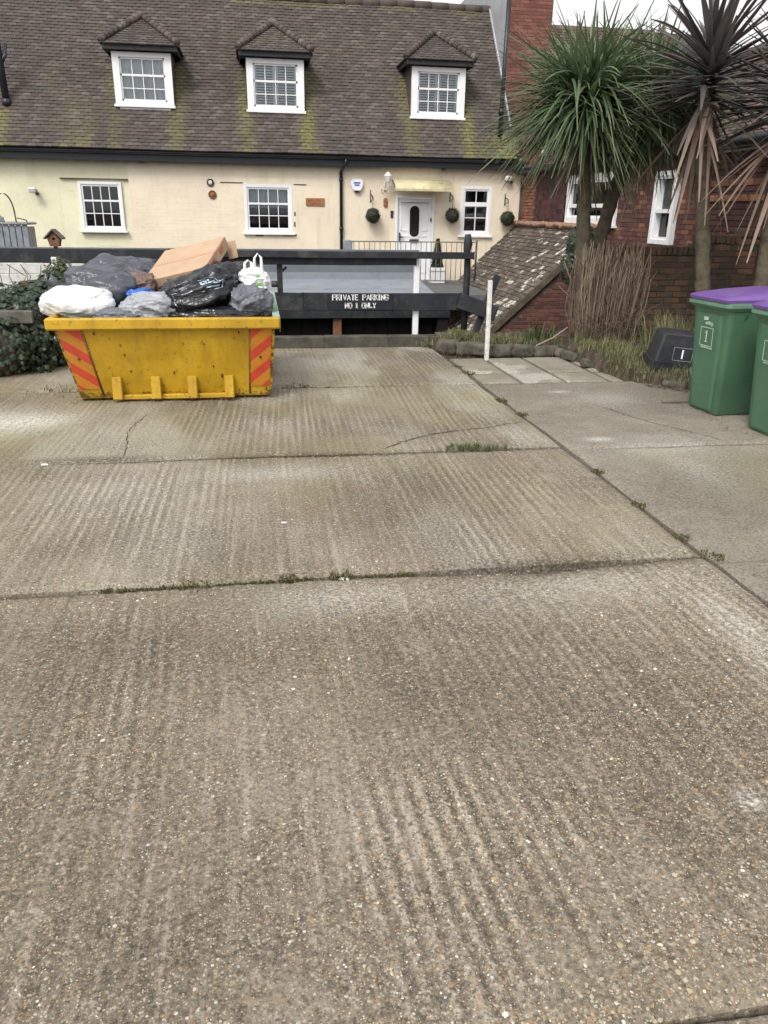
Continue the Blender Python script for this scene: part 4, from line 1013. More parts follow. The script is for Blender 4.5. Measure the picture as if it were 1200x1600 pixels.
# ------------------------------------------------------------------ black timber barrier fence with the parking sign
fe = empty('barrier_fence', (0, 10.42, 0), label='black two-rail timber barrier across the end of the driveway', category='fence')
def board(parent, a, b, h, th, mat='black_board', name='rail', bev=.008, wob=.006, roll=0):
    """a long board between two points, slightly warped"""
    a, b = Vector(a), Vector(b); d = b-a; L = d.length; n = max(2, int(L/.35)); t = d.normalized(); up = Vector((0, 0, 1)); side = t.cross(up).normalized(); up = side.cross(t)
    m = MB(); vs = []
    for i in range(n+1):
        p = a+d*(i/n)+side*RNG.uniform(-wob, wob)+up*RNG.uniform(-wob, wob)*.6
        for sx, sz in ((-1, -1), (1, -1), (1, 1), (-1, 1)): vs.append(p+side*(sx*th/2)+up*(sz*h/2))
    fs = [(4*i+j, 4*i+4+j, 4*i+4+(j+1) % 4, 4*i+(j+1) % 4) for i in range(n) for j in range(4)]+[(3, 2, 1, 0), (4*n, 4*n+1, 4*n+2, 4*n+3)]
    m.add(vs, fs); o = m.build(name, MAT[mat], parent); md = o.modifiers.new('bevel', 'BEVEL'); md.width = bev; md.segments = 2; md.limit_method = 'ANGLE'
    return o
board(fe, (-3.9, 10.38, 1.085), (-1.05, 10.38, 1.08), .17, .045)
board(fe, (-1.05, 10.345, 1.13), (2.86, 10.345, 1.115), .085, .06)
board(fe, (-2.35, 10.41, 1.045), (2.1, 10.41, 1.04), .105, .04)
board(fe, (-3.9, 10.38, .535), (.6, 10.38, .53), .23, .045)
board(fe, (.6, 10.381, .53), (2.78, 10.381, .525), .225, .045)
m = MB(); m.span((-1.2, 10.42, .415), (2.5, 10.45, .43)); m.build('edge_strip', MAT['grey_tank'], fe)
m = MB(); m.box((2.12, 10.45, .48), (.075, .07, 1.0), bev=.008); m.box((2.115, 10.45, 1.03), (.07, .06, .13), bev=.006); m.build('white_post', MAT['white_paint'], fe)
m = MB(); m.box((-.2, 10.45, .5), (.075, .07, 1.1), bev=.008); m.build('white_post', MAT['old_white'], fe)
m = MB(); m.tube([(2.8, 10.46, -.1), (2.81, 10.45, .6), (2.8, 10.44, 1.1), (2.79, 10.44, 1.18), (2.8, 10.44, 1.26), (2.79, 10.44, 1.38)], [.042, .045, .043, .05, .062, .04], 8); m.build('post', MAT['black_board'], fe)
m = MB(); m.span((.28, 10.44, .62), (.35, 10.48, 1.0), bev=.005); m.box((.36, 10.46, .92), (.12, .03, .03), rot=(0, -.7, 0)); m.build('bracket', MAT['black_paint'], fe)
m = MB(); m.tube([(.2, 10.3, .76), (.29, 10.3, .76)], .04, 10); m.build('hinge_knuckle', MAT['metal_dark'], fe)
board(fe, (2.68, 10.34, .55), (3.14, 10.1, .40), .2, .04, wob=.003)
m = MB(); m.box((3.02, 10.28, .42), (.085, .06, .98), rot=(0, .34, 0), bev=.008); m.build('leaning_post', MAT['black_board'], fe)
# sign with painted serif capitals
GL = {'P': [((0, 0), (0, 1)), ((0, 1), (.4, 1), (.52, .88), (.52, .62), (.4, .5), (0, .5))], 'R': [((0, 0), (0, 1)), ((0, 1), (.4, 1), (.52, .88), (.52, .65), (.4, .52), (0, .52)), ((.28, .52), (.6, 0))],
      'I': [((.1, 0), (.1, 1))], 'V': [((0, 1), (.3, 0)), ((.3, 0), (.6, 1))], 'A': [((0, 0), (.3, 1)), ((.3, 1), (.6, 0)), ((.12, .35), (.48, .35))], 'T': [((.3, 0), (.3, 1)), ((0, 1), (.6, 1))],
      'E': [((0, 0), (0, 1)), ((0, 1), (.5, 1)), ((0, .52), (.4, .52)), ((0, 0), (.5, 0))], 'K': [((0, 0), (0, 1)), ((0, .42), (.52, 1)), ((.2, .58), (.58, 0))], 'N': [((0, 0), (0, 1)), ((0, 1), (.56, 0)), ((.56, 0), (.56, 1))],
      'G': [((.56, .82), (.42, 1), (.16, 1), (0, .8), (0, .2), (.16, 0), (.42, 0), (.56, .16), (.56, .45), (.34, .45))], 'O': [((.16, 0), (0, .2), (0, .8), (.16, 1), (.42, 1), (.58, .8), (.58, .2), (.42, 0), (.16, 0))],
      '1': [((.2, 0), (.2, 1)), ((.2, 1), (.04, .84)), ((.04, 0), (.36, 0))], 'L': [((0, 0), (0, 1)), ((0, 0), (.48, 0), (.48, .14))], 'Y': [((0, 1), (.3, .48)), ((.6, 1), (.3, .48)), ((.3, .48), (.3, 0))]}
ADV = {'I': .34, '1': .5, ' ': .5}
def stroke_text(m, s, x, z, h, y, th, d=.004, serif=True, track=.16, to3=None):
    to3 = to3 or (lambda a, b, e: (a, y-e, b))
    def bar(p, q, w):
        v = Vector((q[0]-p[0], q[1]-p[1])); L = v.length
        if L < 1e-6: return
        v /= L; n = Vector((-v.y, v.x))*w/2; p = Vector(p)-v*w*.3; q = Vector(q)+v*w*.3
        c = [p-n, q-n, q+n, p+n]; vs = [to3(a.x, a.y, 0) for a in c]+[to3(a.x, a.y, d) for a in c]
        m.add(vs, [(3, 2, 1, 0), (4, 5, 6, 7)]+[(i, (i+1) % 4, 4+(i+1) % 4, 4+i) for i in range(4)])
    for ch in s:
        for st in GL.get(ch, []):
            P = [(x+a*h, z+b*h) for a, b in st]
            for p, q in zip(P, P[1:]): bar(p, q, th*(1.1 if abs(p[0]-q[0]) < .3*h else .7))
            if serif and len(st) == 2 and abs(st[0][1]-st[1][1]) > .4:
                for p in P:
                    if abs((p[1]-z)/h) < .01 or abs((p[1]-z)/h-1) < .01: bar((p[0]-h*.07, p[1]), (p[0]+h*.07, p[1]), th*.5)
        x += (ADV.get(ch, .6)+track)*h
    return x
t = empty('parking_sign', (1.35, 10.345, .53), label='black sign with white lettering PRIVATE PARKING NO 1 ONLY on the lower rail', category='sign')
m = MB(); m.span((.92, 10.338, .425), (1.79, 10.352, .638), bev=.003); m.build('board', MAT['sign_black'], t)
def text_w(s, h, track=.16): return sum((ADV.get(c, .6)+track)*h for c in s)-track*h
m = MB()
for s, z, h in (('PRIVATE PARKING', .556, .066), ('NO 1 ONLY', .455, .06)):
    w = text_w(s, h, .2); stroke_text(m, s, 1.355-w/2, z, h, 10.3375, .0145, track=.2, serif=False)
m.build('lettering', MAT['white_print'], t)
# white marker post by the paving
m = MB(); m.box((0, 0, .45), (.046, .046, .94), rot=(0, .0, .2), bev=.006); m.build('marker_post', MAT['old_white'], loc=(2.73, 9.05, -.01), rot=(0, -.012, 0), label='slim white wooden post standing at the edge of the paving', category='post')

# bird box on the barrier, white panelled wall and metal tank behind it at far left
t = empty('bird_box', (-2.39, 10.42, 1.18), label='small brown wooden bird box standing on the barrier at left', category='bird box')
m = MB(); prism_y(m, [(-2.44, 1.19), (-2.34, 1.19), (-2.32, 1.27), (-2.39, 1.36), (-2.46, 1.27)], 10.36, 10.48); m.build('body', MAT['brown_wood'], t)
m = MB(); 
for s in (-1, 1): m.box((-2.39+s*.052, 10.42, 1.332), (.155, .19, .018), rot=(0, s*.78, 0), bev=.004)
m.build('roof', MAT['grey_wood'], t)
m = MB(); m.lathe((-2.39, 10.36, 1.28), [(.018, 0), (.018, -.004)], 12, 'Y'); m.build('hole_shade_disc', MAT['room'], t)  # black disc on the face in place of the shade inside a hole
m = MB(); m.span((-2.41, 10.4, 1.1), (-2.37, 10.44, 1.19)); m.build('stand', MAT['grey_wood'], t)
m = MB(); m.box((-2.42, 10.33, .72), (.07, .05, .7), rot=(0, .05, 0), bev=.006); m.build('barrier_post', MAT['old_white'], label='flaking white post under the bird box among ivy', category='post')
t = empty('white_board_wall', (-3.4, 11.5, -2.3), kind='thing', label='flaking white boarded wall behind the barrier at far left', category='wall')
for i in range(4):
    z = .93-.145*i; m = MB(); m.box((-4.3, 11.5, z-.07), (4.0, .03, .138), rot=(.05, 0, RNG.uniform(-.002, .002)), bev=.004); m.build('board', MAT['old_white'], t)
for x in (-6, -4.3, -2.45): m = MB(); m.span((x-.05, 11.52, -2.3), (x+.05, 11.6, .9)); m.build('post', MAT['grey_wood'], t)
t = empty('metal_tank', (-5.0, 17, -.5), label='grey slatted metal bin with a wire hoop at far left', category='bin')
for i in range(14):
    m = MB(); x = -5.9+i*.115; m.span((x, 16.7, -2.25), (x+.1, 16.72, 1.3), bev=.004); m.build('slat', MAT['grey_tank'], t)
m = MB(); m.span((-5.9, 16.73, -2.3), (-4.32, 17.3, 1.26)); m.build('body', MAT['grey_tank'], t)
m = MB(); m.span((-5.95, 16.66, 1.3), (-4.28, 17.35, 1.34), bev=.01); m.build('rim', MAT['grey_tank'], t)
m = MB(); m.tube([(-4.72+.17*math.cos(a), 16.9, 1.5+.36*math.sin(a)) if 0 <= a <= math.pi else (0, 0, 0) for a in [math.pi*i/12 for i in range(13)]], .014, 6); m.tube([(-4.55, 16.9, 1.5), (-4.54, 16.9, 1.3)], .014, 6); m.tube([(-4.89, 16.9, 1.5), (-4.9, 16.9, 1.3)], .014, 6); m.tube([(-4.52, 16.9, 1.42), (-4.35, 16.9, 1.38), (-4.34, 16.9, 1.3)], .012, 6); m.build('hoop', MAT['metal_dark'], t)
m = MB(); m.lathe((-5.0, 16.95, 1.3), [(.24, 0), (.22, .12), (.1, .2), (.01, .22)], 16); m.build('dome', MAT['bag_pale'], t)

# ------------------------------------------------------------------ lean-to with lichen-covered tiles
lt = empty('lean_to', (5.6, 17, -2.3), label='low brick lean-to with lichen covered tiled roof beside the white post', category='outbuilding')
xt, zt, xb = 6.62, 1.40, 4.05; s_ = .92; zb = zt-(xt-xb)*s_; LY0, LY1 = 15.0, 19.94
m = MB(); vs = [(xb, LY0, zb), (xt, LY0, zt), (xt, LY1, zt), (xb, LY1, zb)]; vs = [(x, y, z-.03) for x, y, z in vs]+[(x, y, z-.12) for x, y, z in vs]
m.add(vs, [(0, 1, 2, 3), (7, 6, 5, 4), (0, 4, 5, 1), (1, 5, 6, 2), (2, 6, 7, 3), (3, 7, 4, 0)], rnd=.2, lichen=0.0, moss=0.0); lr = m.build('roof', MAT['lean_tile'], lt)
ld = Vector((xt-xb, 0, zt-zb)); LL = ld.length; ld.normalize(); rot0 = Matrix((Vector((0, -1, 0)), ld, Vector((0, -1, 0)).cross(ld))).transposed().to_4x4()
nrm = Vector((-ld.z, 0, ld.x)); pl = []; rg = random.Random(8)
for r in range(int(LL/.105)):
    s = r*.105; y = LY0+.02+(.085 if r % 2 else 0)
    while y < LY1-.05:
        p = Vector((xb, y+.08, zb))+ld*(s-.03)+nrm*(.02+rg.uniform(-.004, .006))
        Mx = Matrix.Translation(p) @ rot0 @ Matrix.Rotation(-.1+rg.uniform(-.03, .03), 4, 'X') @ Matrix.Rotation(rg.uniform(-.05, .05), 4, 'Z')
        lich = min(1, max(0, rg.random()*.85+.18*math.exp(-((y-LY0)/1.6)**2)))
        vis = p.z > -.75
        pl.append((Mx, .4*rg.random()*(r < 4), lich, (-y if vis else -99))); y += .168
tile_field(lr, pl, (.163, .2, .022), MAT['lean_tile'], nsingle=300, seed=9)
a = Vector((xb, LY0-.02, zb)); b = Vector((xt-.05, LY0-.02, zt-.04))
board(lt, a+Vector((0, 0, -.07)), b+Vector((0, 0, -.07)), .13, .04, 'barge', 'barge_board', wob=.002)
m = MB(); m.span((xt-.12, LY0-.02, zt-.02), (xt+.1, LY1, zt+.075), bev=.03)
for i in range(26): m.box((xt-.1, LY0+.1+i*.19, zt+RNG.uniform(-.01, .03)), (.14, .2, .09), rot=(RNG.uniform(-.1, .1), .5, 0), bev=.02)
m.build('mortar_flashing', MAT['mortar_pink'], lt)
# brick gable under the verge
m = MB(); m.add([(xb+.1, LY0+.03, -2.3), (xt, LY0+.03, -2.3), (xt, LY0+.03, zt-.15), (xb+.1, LY0+.03, zb-.06)], [(0, 1, 2, 3)]); gw = m.build('gable_wall', MAT['mortar'], lt)
def brick_set(rects, P, d0, d1, mat, parent, nsingle=300, score=None, seed=1, name='brick', jit=.004):
    rg = random.Random(seed); rects = list(rects)
    if score: rects.sort(key=lambda q: -score(q))
    var = {}
    for q in rects[:nsingle]:
        w, h = q[1]-q[0], q[3]-q[2]; key = (round(w, 2), round(h, 3), rg.randrange(6)); a = P(0, 0, 0); b = P(1, 0, 0)
        if key not in var:
            mb = MB(); sz = (w, d1-d0, h) if a[0] != b[0] else (d1-d0, w, h)
            mb.box((0, 0, 0), sz, bev=.005, rnd=(key[2]+.5)/6); var[key] = mb.mesh(name, mat)
        place(name, var[key], parent, P((q[0]+q[1])/2, (d0+d1)/2+rg.uniform(-jit, jit), (q[2]+q[3])/2), (rg.uniform(-.01, .01), rg.uniform(-.01, .01), rg.uniform(-.01, .01)))
    if len(rects) > nsingle:
        mb = MB()
        for q in rects[nsingle:]: ms(mb, P, (q[0], d0, q[2]), (q[1], d1+rg.uniform(-jit, jit), q[3]), rnd=rg.random())
        mb.build(name+'_course', mat, parent, kind='stuff')
rr = [q for q in bricks(xb+.15, xt, -1.1, 1.3, []) if q[3] < zb-.13+(q[0]-xb)*s_]
brick_set(rr, PY(LY0+.03), -.02, .008, MAT['gable_brick'], gw, 300, lambda q: q[3]*2-q[0]*.3, 3)

# ------------------------------------------------------------------ red brick house on the right
HX = 6.70
rh = empty('brick_house', (HX, 14, -2.3), label='red brick house with hung tiles and white windows behind the palms', category='house')
PH = PX(HX); ops = [(14.46, 16.9, 1.46, 2.4), (12.25, 12.95, 1.2, 2.32)]
m = MB()
for (a, b, c, e) in cells(7.0, 20.0, -2.3, 2.55, ops): ms(m, PH, (a, -.3, c), (b, -.008, e))
wl = m.build('wall', MAT['mortar'], rh)
rz = bricks(7.0, 20.0, 1.0, 2.52, ops+[(17.0, 18.9, 1.42, 2.55), (7.0, 11.3, 1.0, 2.6)])
brick_set(rz, PH, -.02, .003, MAT['red_brick'], wl, 0, None, 6)
# dark hung tiles, and the near wing with two orange courses
m = MB(); rg = random.Random(3)
for i in range(11):
    z = 1.43+i*.1; y = 17.0+(.08 if i % 2 else 0)
    while y < 18.88: m.box((HX-.03, y+.08, z+.05), (.02, .158, .13), rot=(0, -.12, 0), rnd=rg.random()); y += .166
m.build('hung_tile', MAT['hung_tile'], rh, kind='stuff')
m = MB(); z = 1.0; i = 0
rows = []
while z < 2.5:
    y = 7.0+(.11 if i % 2 else 0); rows.append(z)
    while y < 11.3:
        if not (1.83 < z+.04 < 1.93 or 2.03 < z+.04 < 2.14): ms(m, PH, (y, -.02, z), (min(y+.215, 11.3), .045+rg.uniform(-.004, .004), z+.065), rnd=rg.random())
        y += .225
    z += .075; i += 1
m.build('dark_brick_course', MAT['hung_tile'], rh, kind='stuff')
for z in (1.845, 2.045):
    y = 7.0
    while y < 11.2:
        if rg.random() > .12:
            g2 = MB(); ms(g2, PH, (y, -.02, z), (y+.21, .05+rg.uniform(-.004, .006), z+.085), bev=.008, rnd=rg.random()); g2.build('orange_brick', MAT['orange_brick'], rh)
        y += .22
# orange corner pier next to the cottage
rr = bricks(18.9, 19.94, 1.3, 3.3, [])
brick_set(rr, PX(HX), -.02, .02, MAT['orange_brick'], wl, 120, lambda q: -q[0], 8)
window(rh, PH, 14.46, 16.9, 1.46, 2.4, 1, [(.7, .07)], fw=.13, sill=True, proud=.06)
window(rh, PH, 12.25, 12.95, 1.2, 2.32, 1, [(.55, .06)], fw=.08, sill=False, inner='half', proud=.1)
# net curtain low in the slim window
n = 40; vs = []
for i in range(n+1):
    y = 12.34+.52*i/n; dd = .14+.012*math.sin(i*1.4); vs += [(HX+dd-.02, y, 1.28), (HX+dd-.02, y, 1.78)]
MB().add(vs, [(2*i, 2*i+2, 2*i+3, 2*i+1) for i in range(n)], smooth=True).build('net_curtain', MAT['net'], rh)
m = MB(); m.tube([(HX-.09, 11.36, 2.4), (HX-.09, 11.36, -2.0)], .04, 8); m.build('down_pipe', MAT['gutter'], rh)
m = MB(); m.span((HX-.2, 6.8, 2.52), (HX+.1, 19.9, 2.56)); m.tube([(HX-.24, 6.8, 2.6), (HX-.24, 19.9, 2.6)], .055, 8); m.build('gutter', MAT['gutter'], rh)
m = MB(); m.span((HX-.02, 7, 2.44), (HX+.0, 11.3, 2.52)); m.build('eaves_plate', MAT['old_white'], rh)
ex, ez, rx2, rz2 = HX-.25, 2.62, 9.5, 4.52
m = MB(); m.add([(ex, 6.8, ez-.04), (ex, 19.9, ez-.04), (rx2, 19.9, rz2-.04), (rx2, 6.8, rz2-.04), (12.3, 6.8, 2.6), (12.3, 19.9, 2.6)], [(0, 1, 2, 3), (3, 2, 5, 4), (0, 3, 4)], rnd=.3); r2 = m.build('roof', MAT['red_roof_tile'], rh)
dd = Vector((rx2-ex, 0, rz2-ez)); L2 = dd.length; dd.normalize(); rot1 = Matrix((Vector((0, -1, 0)), dd, Vector((0, -1, 0)).cross(dd))).transposed().to_4x4(); nn = Vector((-dd.z, 0, dd.x))
m = MB(); rg = random.Random(5)
for r in range(int(L2/.1)):
    y = 7.0+(.083 if r % 2 else 0)
    while y < 19.8:
        p = Vector((ex, y, ez))+dd*(r*.1-.03)+nn*(.008+rg.uniform(-.003, .005)); tile_box(m, Matrix.Translation(p) @ rot1 @ Matrix.Rotation(-.09, 4, 'X') @ Matrix.Rotation(rg.uniform(-.03, .03), 4, 'Z'), .162, .19, .017, rg.random(), lichen=rg.random()*.6); y += .167
m.build('tile_course', MAT['red_roof_tile'], r2, kind='stuff')
m = MB()
for i in range(29): m.tube([(rx2, 6.9+i*.45, rz2+.02), (rx2, 7.33+i*.45, rz2+.02)], .11, 8, rnd=RNG.random(), lichen=.4)
m.build('ridge_course', MAT['hip_tile'], r2)

# taller rendered house rising behind the cottage's right end
th = empty('tall_house', (8.5, 22, -2.3), label='tall red painted house wall rising behind the right end of the cottage', category='house')
m = MB(); m.add([(6.36, 20.9, 2.5), (6.36, 26, 2.5), (6.36, 26, 7.4), (6.36, 20.9, 7.4)], [(0, 1, 2, 3)]); m.span((6.365, 21.1, -2.3), (7.4, 26, 6.35)); m.build('side_wall', MAT['grey_render'], th)
m = MB(); m.span((6.362, 20.89, 2.4), (7.42, 21.09, 7.4)); m.span((6.40, 20.8, 3.3), (7.2, 20.88, 3.5), bev=.03); rw = m.build('red_wall', MAT['red_render'], th)
m = MB(); rg = random.Random(44)
for q in bricks(6.362, 7.42, 3.5, 7.0, []): ms(m, PY(20.89), (q[0], -.01, q[2]), (q[1], .007+rg.uniform(-.003, .003), q[3]), rnd=rg.random())
m.build('brick_course', MAT['red_painted_brick'], rw, kind='stuff')
m = MB(); m.add([(7.42, 20.7, 3.2), (13, 20.7, 3.2), (13, 23.6, 6.45), (7.42, 23.6, 6.45)], [(0, 1, 2, 3)]); ro = m.build('roof', MAT['red_roof_tile'], th)
m = MB(); rg = random.Random(6); al = math.atan2(3.25, 2.9)
for r in range(41):
    x = 7.5+(.083 if r % 2 else 0)
    while x < 11.5: p = Vector((x, 20.7+r*.1*math.cos(al)*1.06, 3.21+r*.1*math.sin(al)*1.06)); tile_box(m, Matrix.Translation(p+Vector((0, -.02, .012))) @ Matrix.Rotation(al-.09, 4, 'X'), .162, .19, .017, rg.random(), lichen=rg.random()*.5); x += .167
m.build('tile_course', MAT['red_roof_tile'], ro, kind='stuff')
m = MB(); a = rp(6.34, 0.9, .05); b = rp(6.34, RLEN, .05); board(th, a, b, .07, .03, 'dull_white', 'flashing', wob=.002)

# ------------------------------------------------------------------ garden wall behind the bins
gw = empty('garden_wall', (6.3, 9.95, 0), kind='thing', label='old mossy brick garden wall behind the green bins', category='wall')
def wtop(x): return 1.27 if x < 5.75 else 1.42 if x < 6.35 else 1.5
m = MB(); 
for a, b in ((4.55, 5.75), (5.75, 6.35), (6.35, 9.0)): m.span((a, 9.94, -.1), (b, 10.12, wtop(a+.01)-.115))
core = m.build('mortar_core', MAT['mortar'], gw)
rr = []
for a, b in ((4.55, 5.745), (5.755, 6.345), (6.355, 8.2)): rr += [q for q in bricks(a, b, -.05, wtop(a+.01)-.118, [], off=RNG.random()*.3)]
brick_set(rr, PY(9.94), -.03, .012, MAT['garden_brick'], gw, 300, lambda q: -q[0], 4, jit=.007)
rg = random.Random(2); x = 4.55; cv = []
for k in range(5): mb = MB(); mb.box((0, 0, 0), (.066, .225, .112), bev=.01, rnd=(k+.5)/7); cv.append(mb.mesh('coping_brick', MAT['garden_brick']))
while x < 7.6:
    place('coping_brick', rg.choice(cv), gw, (x+.034, 10.03+rg.uniform(-.008, .008), wtop(x)-.055+rg.uniform(-.012, .006)), (rg.uniform(-.03, .03), rg.uniform(-.06, .06), rg.uniform(-.04, .04))); x += .074

# ------------------------------------------------------------------ planted bed on the right
EDGE = [(2.2, 9.75), (2.31, 9.64), (2.7, 9.4), (3.09, 9.22), (3.70, 9.2), (3.76, 8.76), (3.81, 7.98), (3.94, 7.46), (4.29, 7.06), (5.2, 6.8), (9.5, 6.6)]
ex_, ey_ = np.array([p[0] for p in EDGE]), np.array([p[1] for p in EDGE])
def edge_y(x): return np.interp(x, ex_, ey_)
def bed_z(X, Y):
    d = Y-edge_y(X); return -.06+.2*sstep(.0, .16, d)+.05*sstep(.2, 1.0, d)+(fbm(X*5, Y*5, 77, 3)-.5)*.07*sstep(0, .2, d)
xs = np.concatenate([np.arange(2.2, 4.6, .03), np.arange(4.6, 9.4, .12)]); ys = np.arange(6.6, 9.97, .035); X, Y = np.meshgrid(xs, ys)
grid_obj('flower_bed', X, Y, bed_z(X, Y), {}, MAT['soil'], None, skirt=-.07, kind='structure', label='raised earth bed along the garden wall')
ed = empty('stone_edging', (3.8, 8.2, 0), label='rough mossy stone edging along the planted bed', category='edging')
rg = random.Random(14)
def rough_stone(size, seed, mat='stone'):
    import bmesh
    bm = bmesh.new(); bmesh.ops.create_cube(bm, size=1.0); bmesh.ops.subdivide_edges(bm, edges=bm.edges[:], cuts=3, use_grid_fill=True)
    for v in bm.verts:
        p = v.co.copy(); q = p*.66+p.normalized()*.2; n = mnoise.noise_vector(p*2.4+Vector((seed*3.1, seed, 0)))*.16
        v.co = Vector(((q.x+n.x)*size[0], (q.y+n.y)*size[1], (q.z+n.z)*size[2]))
    me = bpy.data.meshes.new('stone'); bm.to_mesh(me); bm.free(); me.materials.append(MAT[mat]); me.polygons.foreach_set('use_smooth', [True]*len(me.polygons)); return me
SV = [rough_stone((.26*rg.uniform(.6, 1.3), .14*rg.uniform(.8, 1.3), .17*rg.uniform(.8, 1.15)), i) for i in range(9)]
pts = EDGE[1:9]; acc = 0
for (a, b) in zip(pts, pts[1:]):
    L = math.hypot(b[0]-a[0], b[1]-a[1]); n = max(1, int(L/.21)); ang = math.atan2(b[1]-a[1], b[0]-a[0])
    for i in range(n):
        if a[0] > 3.7 and rg.random() < .3: continue
        t = (i+.5+rg.uniform(-.2, .2))/n; h = .75 if a[0] < 3.7 else rg.uniform(.35, .7)
        place('stone', rg.choice(SV), ed, (a[0]+(b[0]-a[0])*t, a[1]+(b[1]-a[1])*t+.03, .045*h/.6+rg.uniform(-.015, .01)), (rg.uniform(-.2, .2), rg.uniform(-.18, .18), ang+rg.uniform(-.35, .35)), (1, 1, h*1.3*rg.uniform(.7, 1.15)))
# weeds
wd = MB(); rg = random.Random(21)
for _ in range(520):
    x = rg.uniform(2.3, 4.5); y = float(edge_y(x))+abs(rg.gauss(0.0, .3))-.03
    if y > 9.8: continue
    if vnoise(x*3, y*3, 8) < .38: continue
    z = float(bed_z(np.array([x]), np.array([y]))[0]); blades(wd, x, y, z-.01, 14, rg.uniform(.03, .1), .08, rg, .003)
for _ in range(110): x, y = rg.uniform(3.5, 4.15), rg.uniform(7.9, 8.9); 
for _ in range(200):
    x, y = rg.uniform(3.85, 4.35), rg.uniform(7.75, 9.1); z = float(bed_z(np.array([x]), np.array([y]))[0]); blades(wd, x, y, z-.01, 13, rg.uniform(.05, .15), .08, rg, .003)
wd.build('bed_weeds', MAT['grass'], kind='stuff', label='straggly green and straw coloured weeds along the bed edge', category='weeds')
m = MB()
for _ in range(70): blades(m, 4.75+rg.gauss(0, .16), 8.35+rg.gauss(0, .2), .15, 14, rg.uniform(.3, .55), .06, rg, .003)
m.build('grass_clump', MAT['grass'], kind='stuff', label='tall grass clump growing behind the black box', category='grass')
m = MB()
for _ in range(40): blades(m, 3.5+rg.gauss(0, .12), 9.5+rg.gauss(0, .06), .12, 3, rg.uniform(.15, .28), .04, rg, .009)
m.build('bulb_plant', MAT['ivy_light'], kind='stuff', label='green strap leaved plant under the brick gable', category='plant')
m = MB()
for _ in range(330):
    x, y = 2.62+rg.gauss(0, .22), 9.86+rg.gauss(0, .1)
    z = .12*math.exp(-((x-2.6)/.3)**2)+.08; blades(m, x, y, z-.05, 12, rg.uniform(.04, .1), .06, rg, .004)
m.build('kerb_weeds', MAT['grass'], kind='stuff', label='low mossy weed mound at the kerb end beside the dark fence post', category='weeds')
MB().box((0, 0, 0), (.05, .05, .05))
place('boulder', rough_stone((.6, .3, .26), 9), None, (2.62, 9.9, .04), (0, 0, -.2), label='low mossy stone under the weeds at the kerb end', category='stone')
place('boulder', rough_stone((.14, .1, .09), 19), None, (2.38, 10.02, .13), (0, 0, .4), label='small pale stone on top of the kerb end', category='stone')
m = MB(); m.tube([(3.72, 6.6, .012), (3.85, 6.58, .016), (4.0, 6.59, .012)], [.006, .008, .004], 6); m.build('fallen_twig', MAT['twig'], label='thin dark twig lying on the path beside the green bin', category='twig')
m = MB(); 
for _ in range(260):
    x = rg.uniform(3.95, 4.5); y = float(edge_y(x))-abs(rg.gauss(0, .1)); s = rg.uniform(.008, .02); a = rg.uniform(0, 6.28)
    c_, n_ = math.cos(a)*s, math.sin(a)*s; m.add([(x-c_, y-n_, .012), (x+n_*.5, y-c_*.5, .018), (x+c_, y+n_, .012), (x-n_*.5, y+c_*.5, .016)], [(0, 1, 2, 3)], rnd=rg.random())
for _ in range(420):
    k = rg.random()
    if k < .35: x, y = rg.uniform(-1.9, .3), 7.2-abs(rg.gauss(0, .07))
    elif k < .6: x, y = rg.uniform(-2.6, 2.2), 7.67+rg.gauss(0, .03)
    elif k < .8: x, y = rg.uniform(-2.5, 2.2), 10.04-abs(rg.gauss(0, .06))
    else: x, y = rg.uniform(3.85, 4.0)+rg.gauss(0, .05), rg.uniform(5.3, 6.6)
    s = rg.uniform(.005, .014); a = rg.uniform(0, 6.28); c_, n_ = math.cos(a)*s, math.sin(a)*s; z = .012
    m.add([(x-c_, y-n_, z), (x+n_*.5, y-c_*.5, z+.005), (x+c_, y+n_, z), (x-n_*.5, y+c_*.5, z+.004)], [(0, 1, 2, 3)], rnd=rg.random()*.6)
m.build('dead_leaves', MAT['twig'], kind='stuff', label='scattered brown dead leaves along the bed edging, bins and skip', category='leaves')

# ------------------------------------------------------------------ cordyline palms
def leaf_geo(mb, c, az, el, L, w, droop, rnd, rg, n=7, twist=0.0, fold=.25):
    d = Vector((math.cos(az)*math.cos(el), math.sin(az)*math.cos(el), math.sin(el))); side = Vector((-math.sin(az), math.cos(az), 0))
    vs = []; al = []
    for i in range(n+1):
        t = i/n; p = Vector(c)+d*(L*t)+Vector((0, 0, -1))*(droop*L*t*t)
        tan = (d+Vector((0, 0, -1))*(2*droop*t)).normalized(); sd = (side*math.cos(twist*t)+side.cross(tan)*math.sin(twist*t)).normalized(); nr = sd.cross(tan).normalized()
        ww = w*(.45+.55*min(1, t*4))*max(0.03, (1-t))**.55
        vs += [p-sd*ww/2+nr*ww*fold, p, p+sd*ww/2+nr*ww*fold]; al += [t]*3
    fs = []
    for i in range(n): fs += [(3*i, 3*i+3, 3*i+4, 3*i+1), (3*i+1, 3*i+4, 3*i+5, 3*i+2)]
    mb.add(vs, fs, rnd=rnd, along=al, smooth=True)
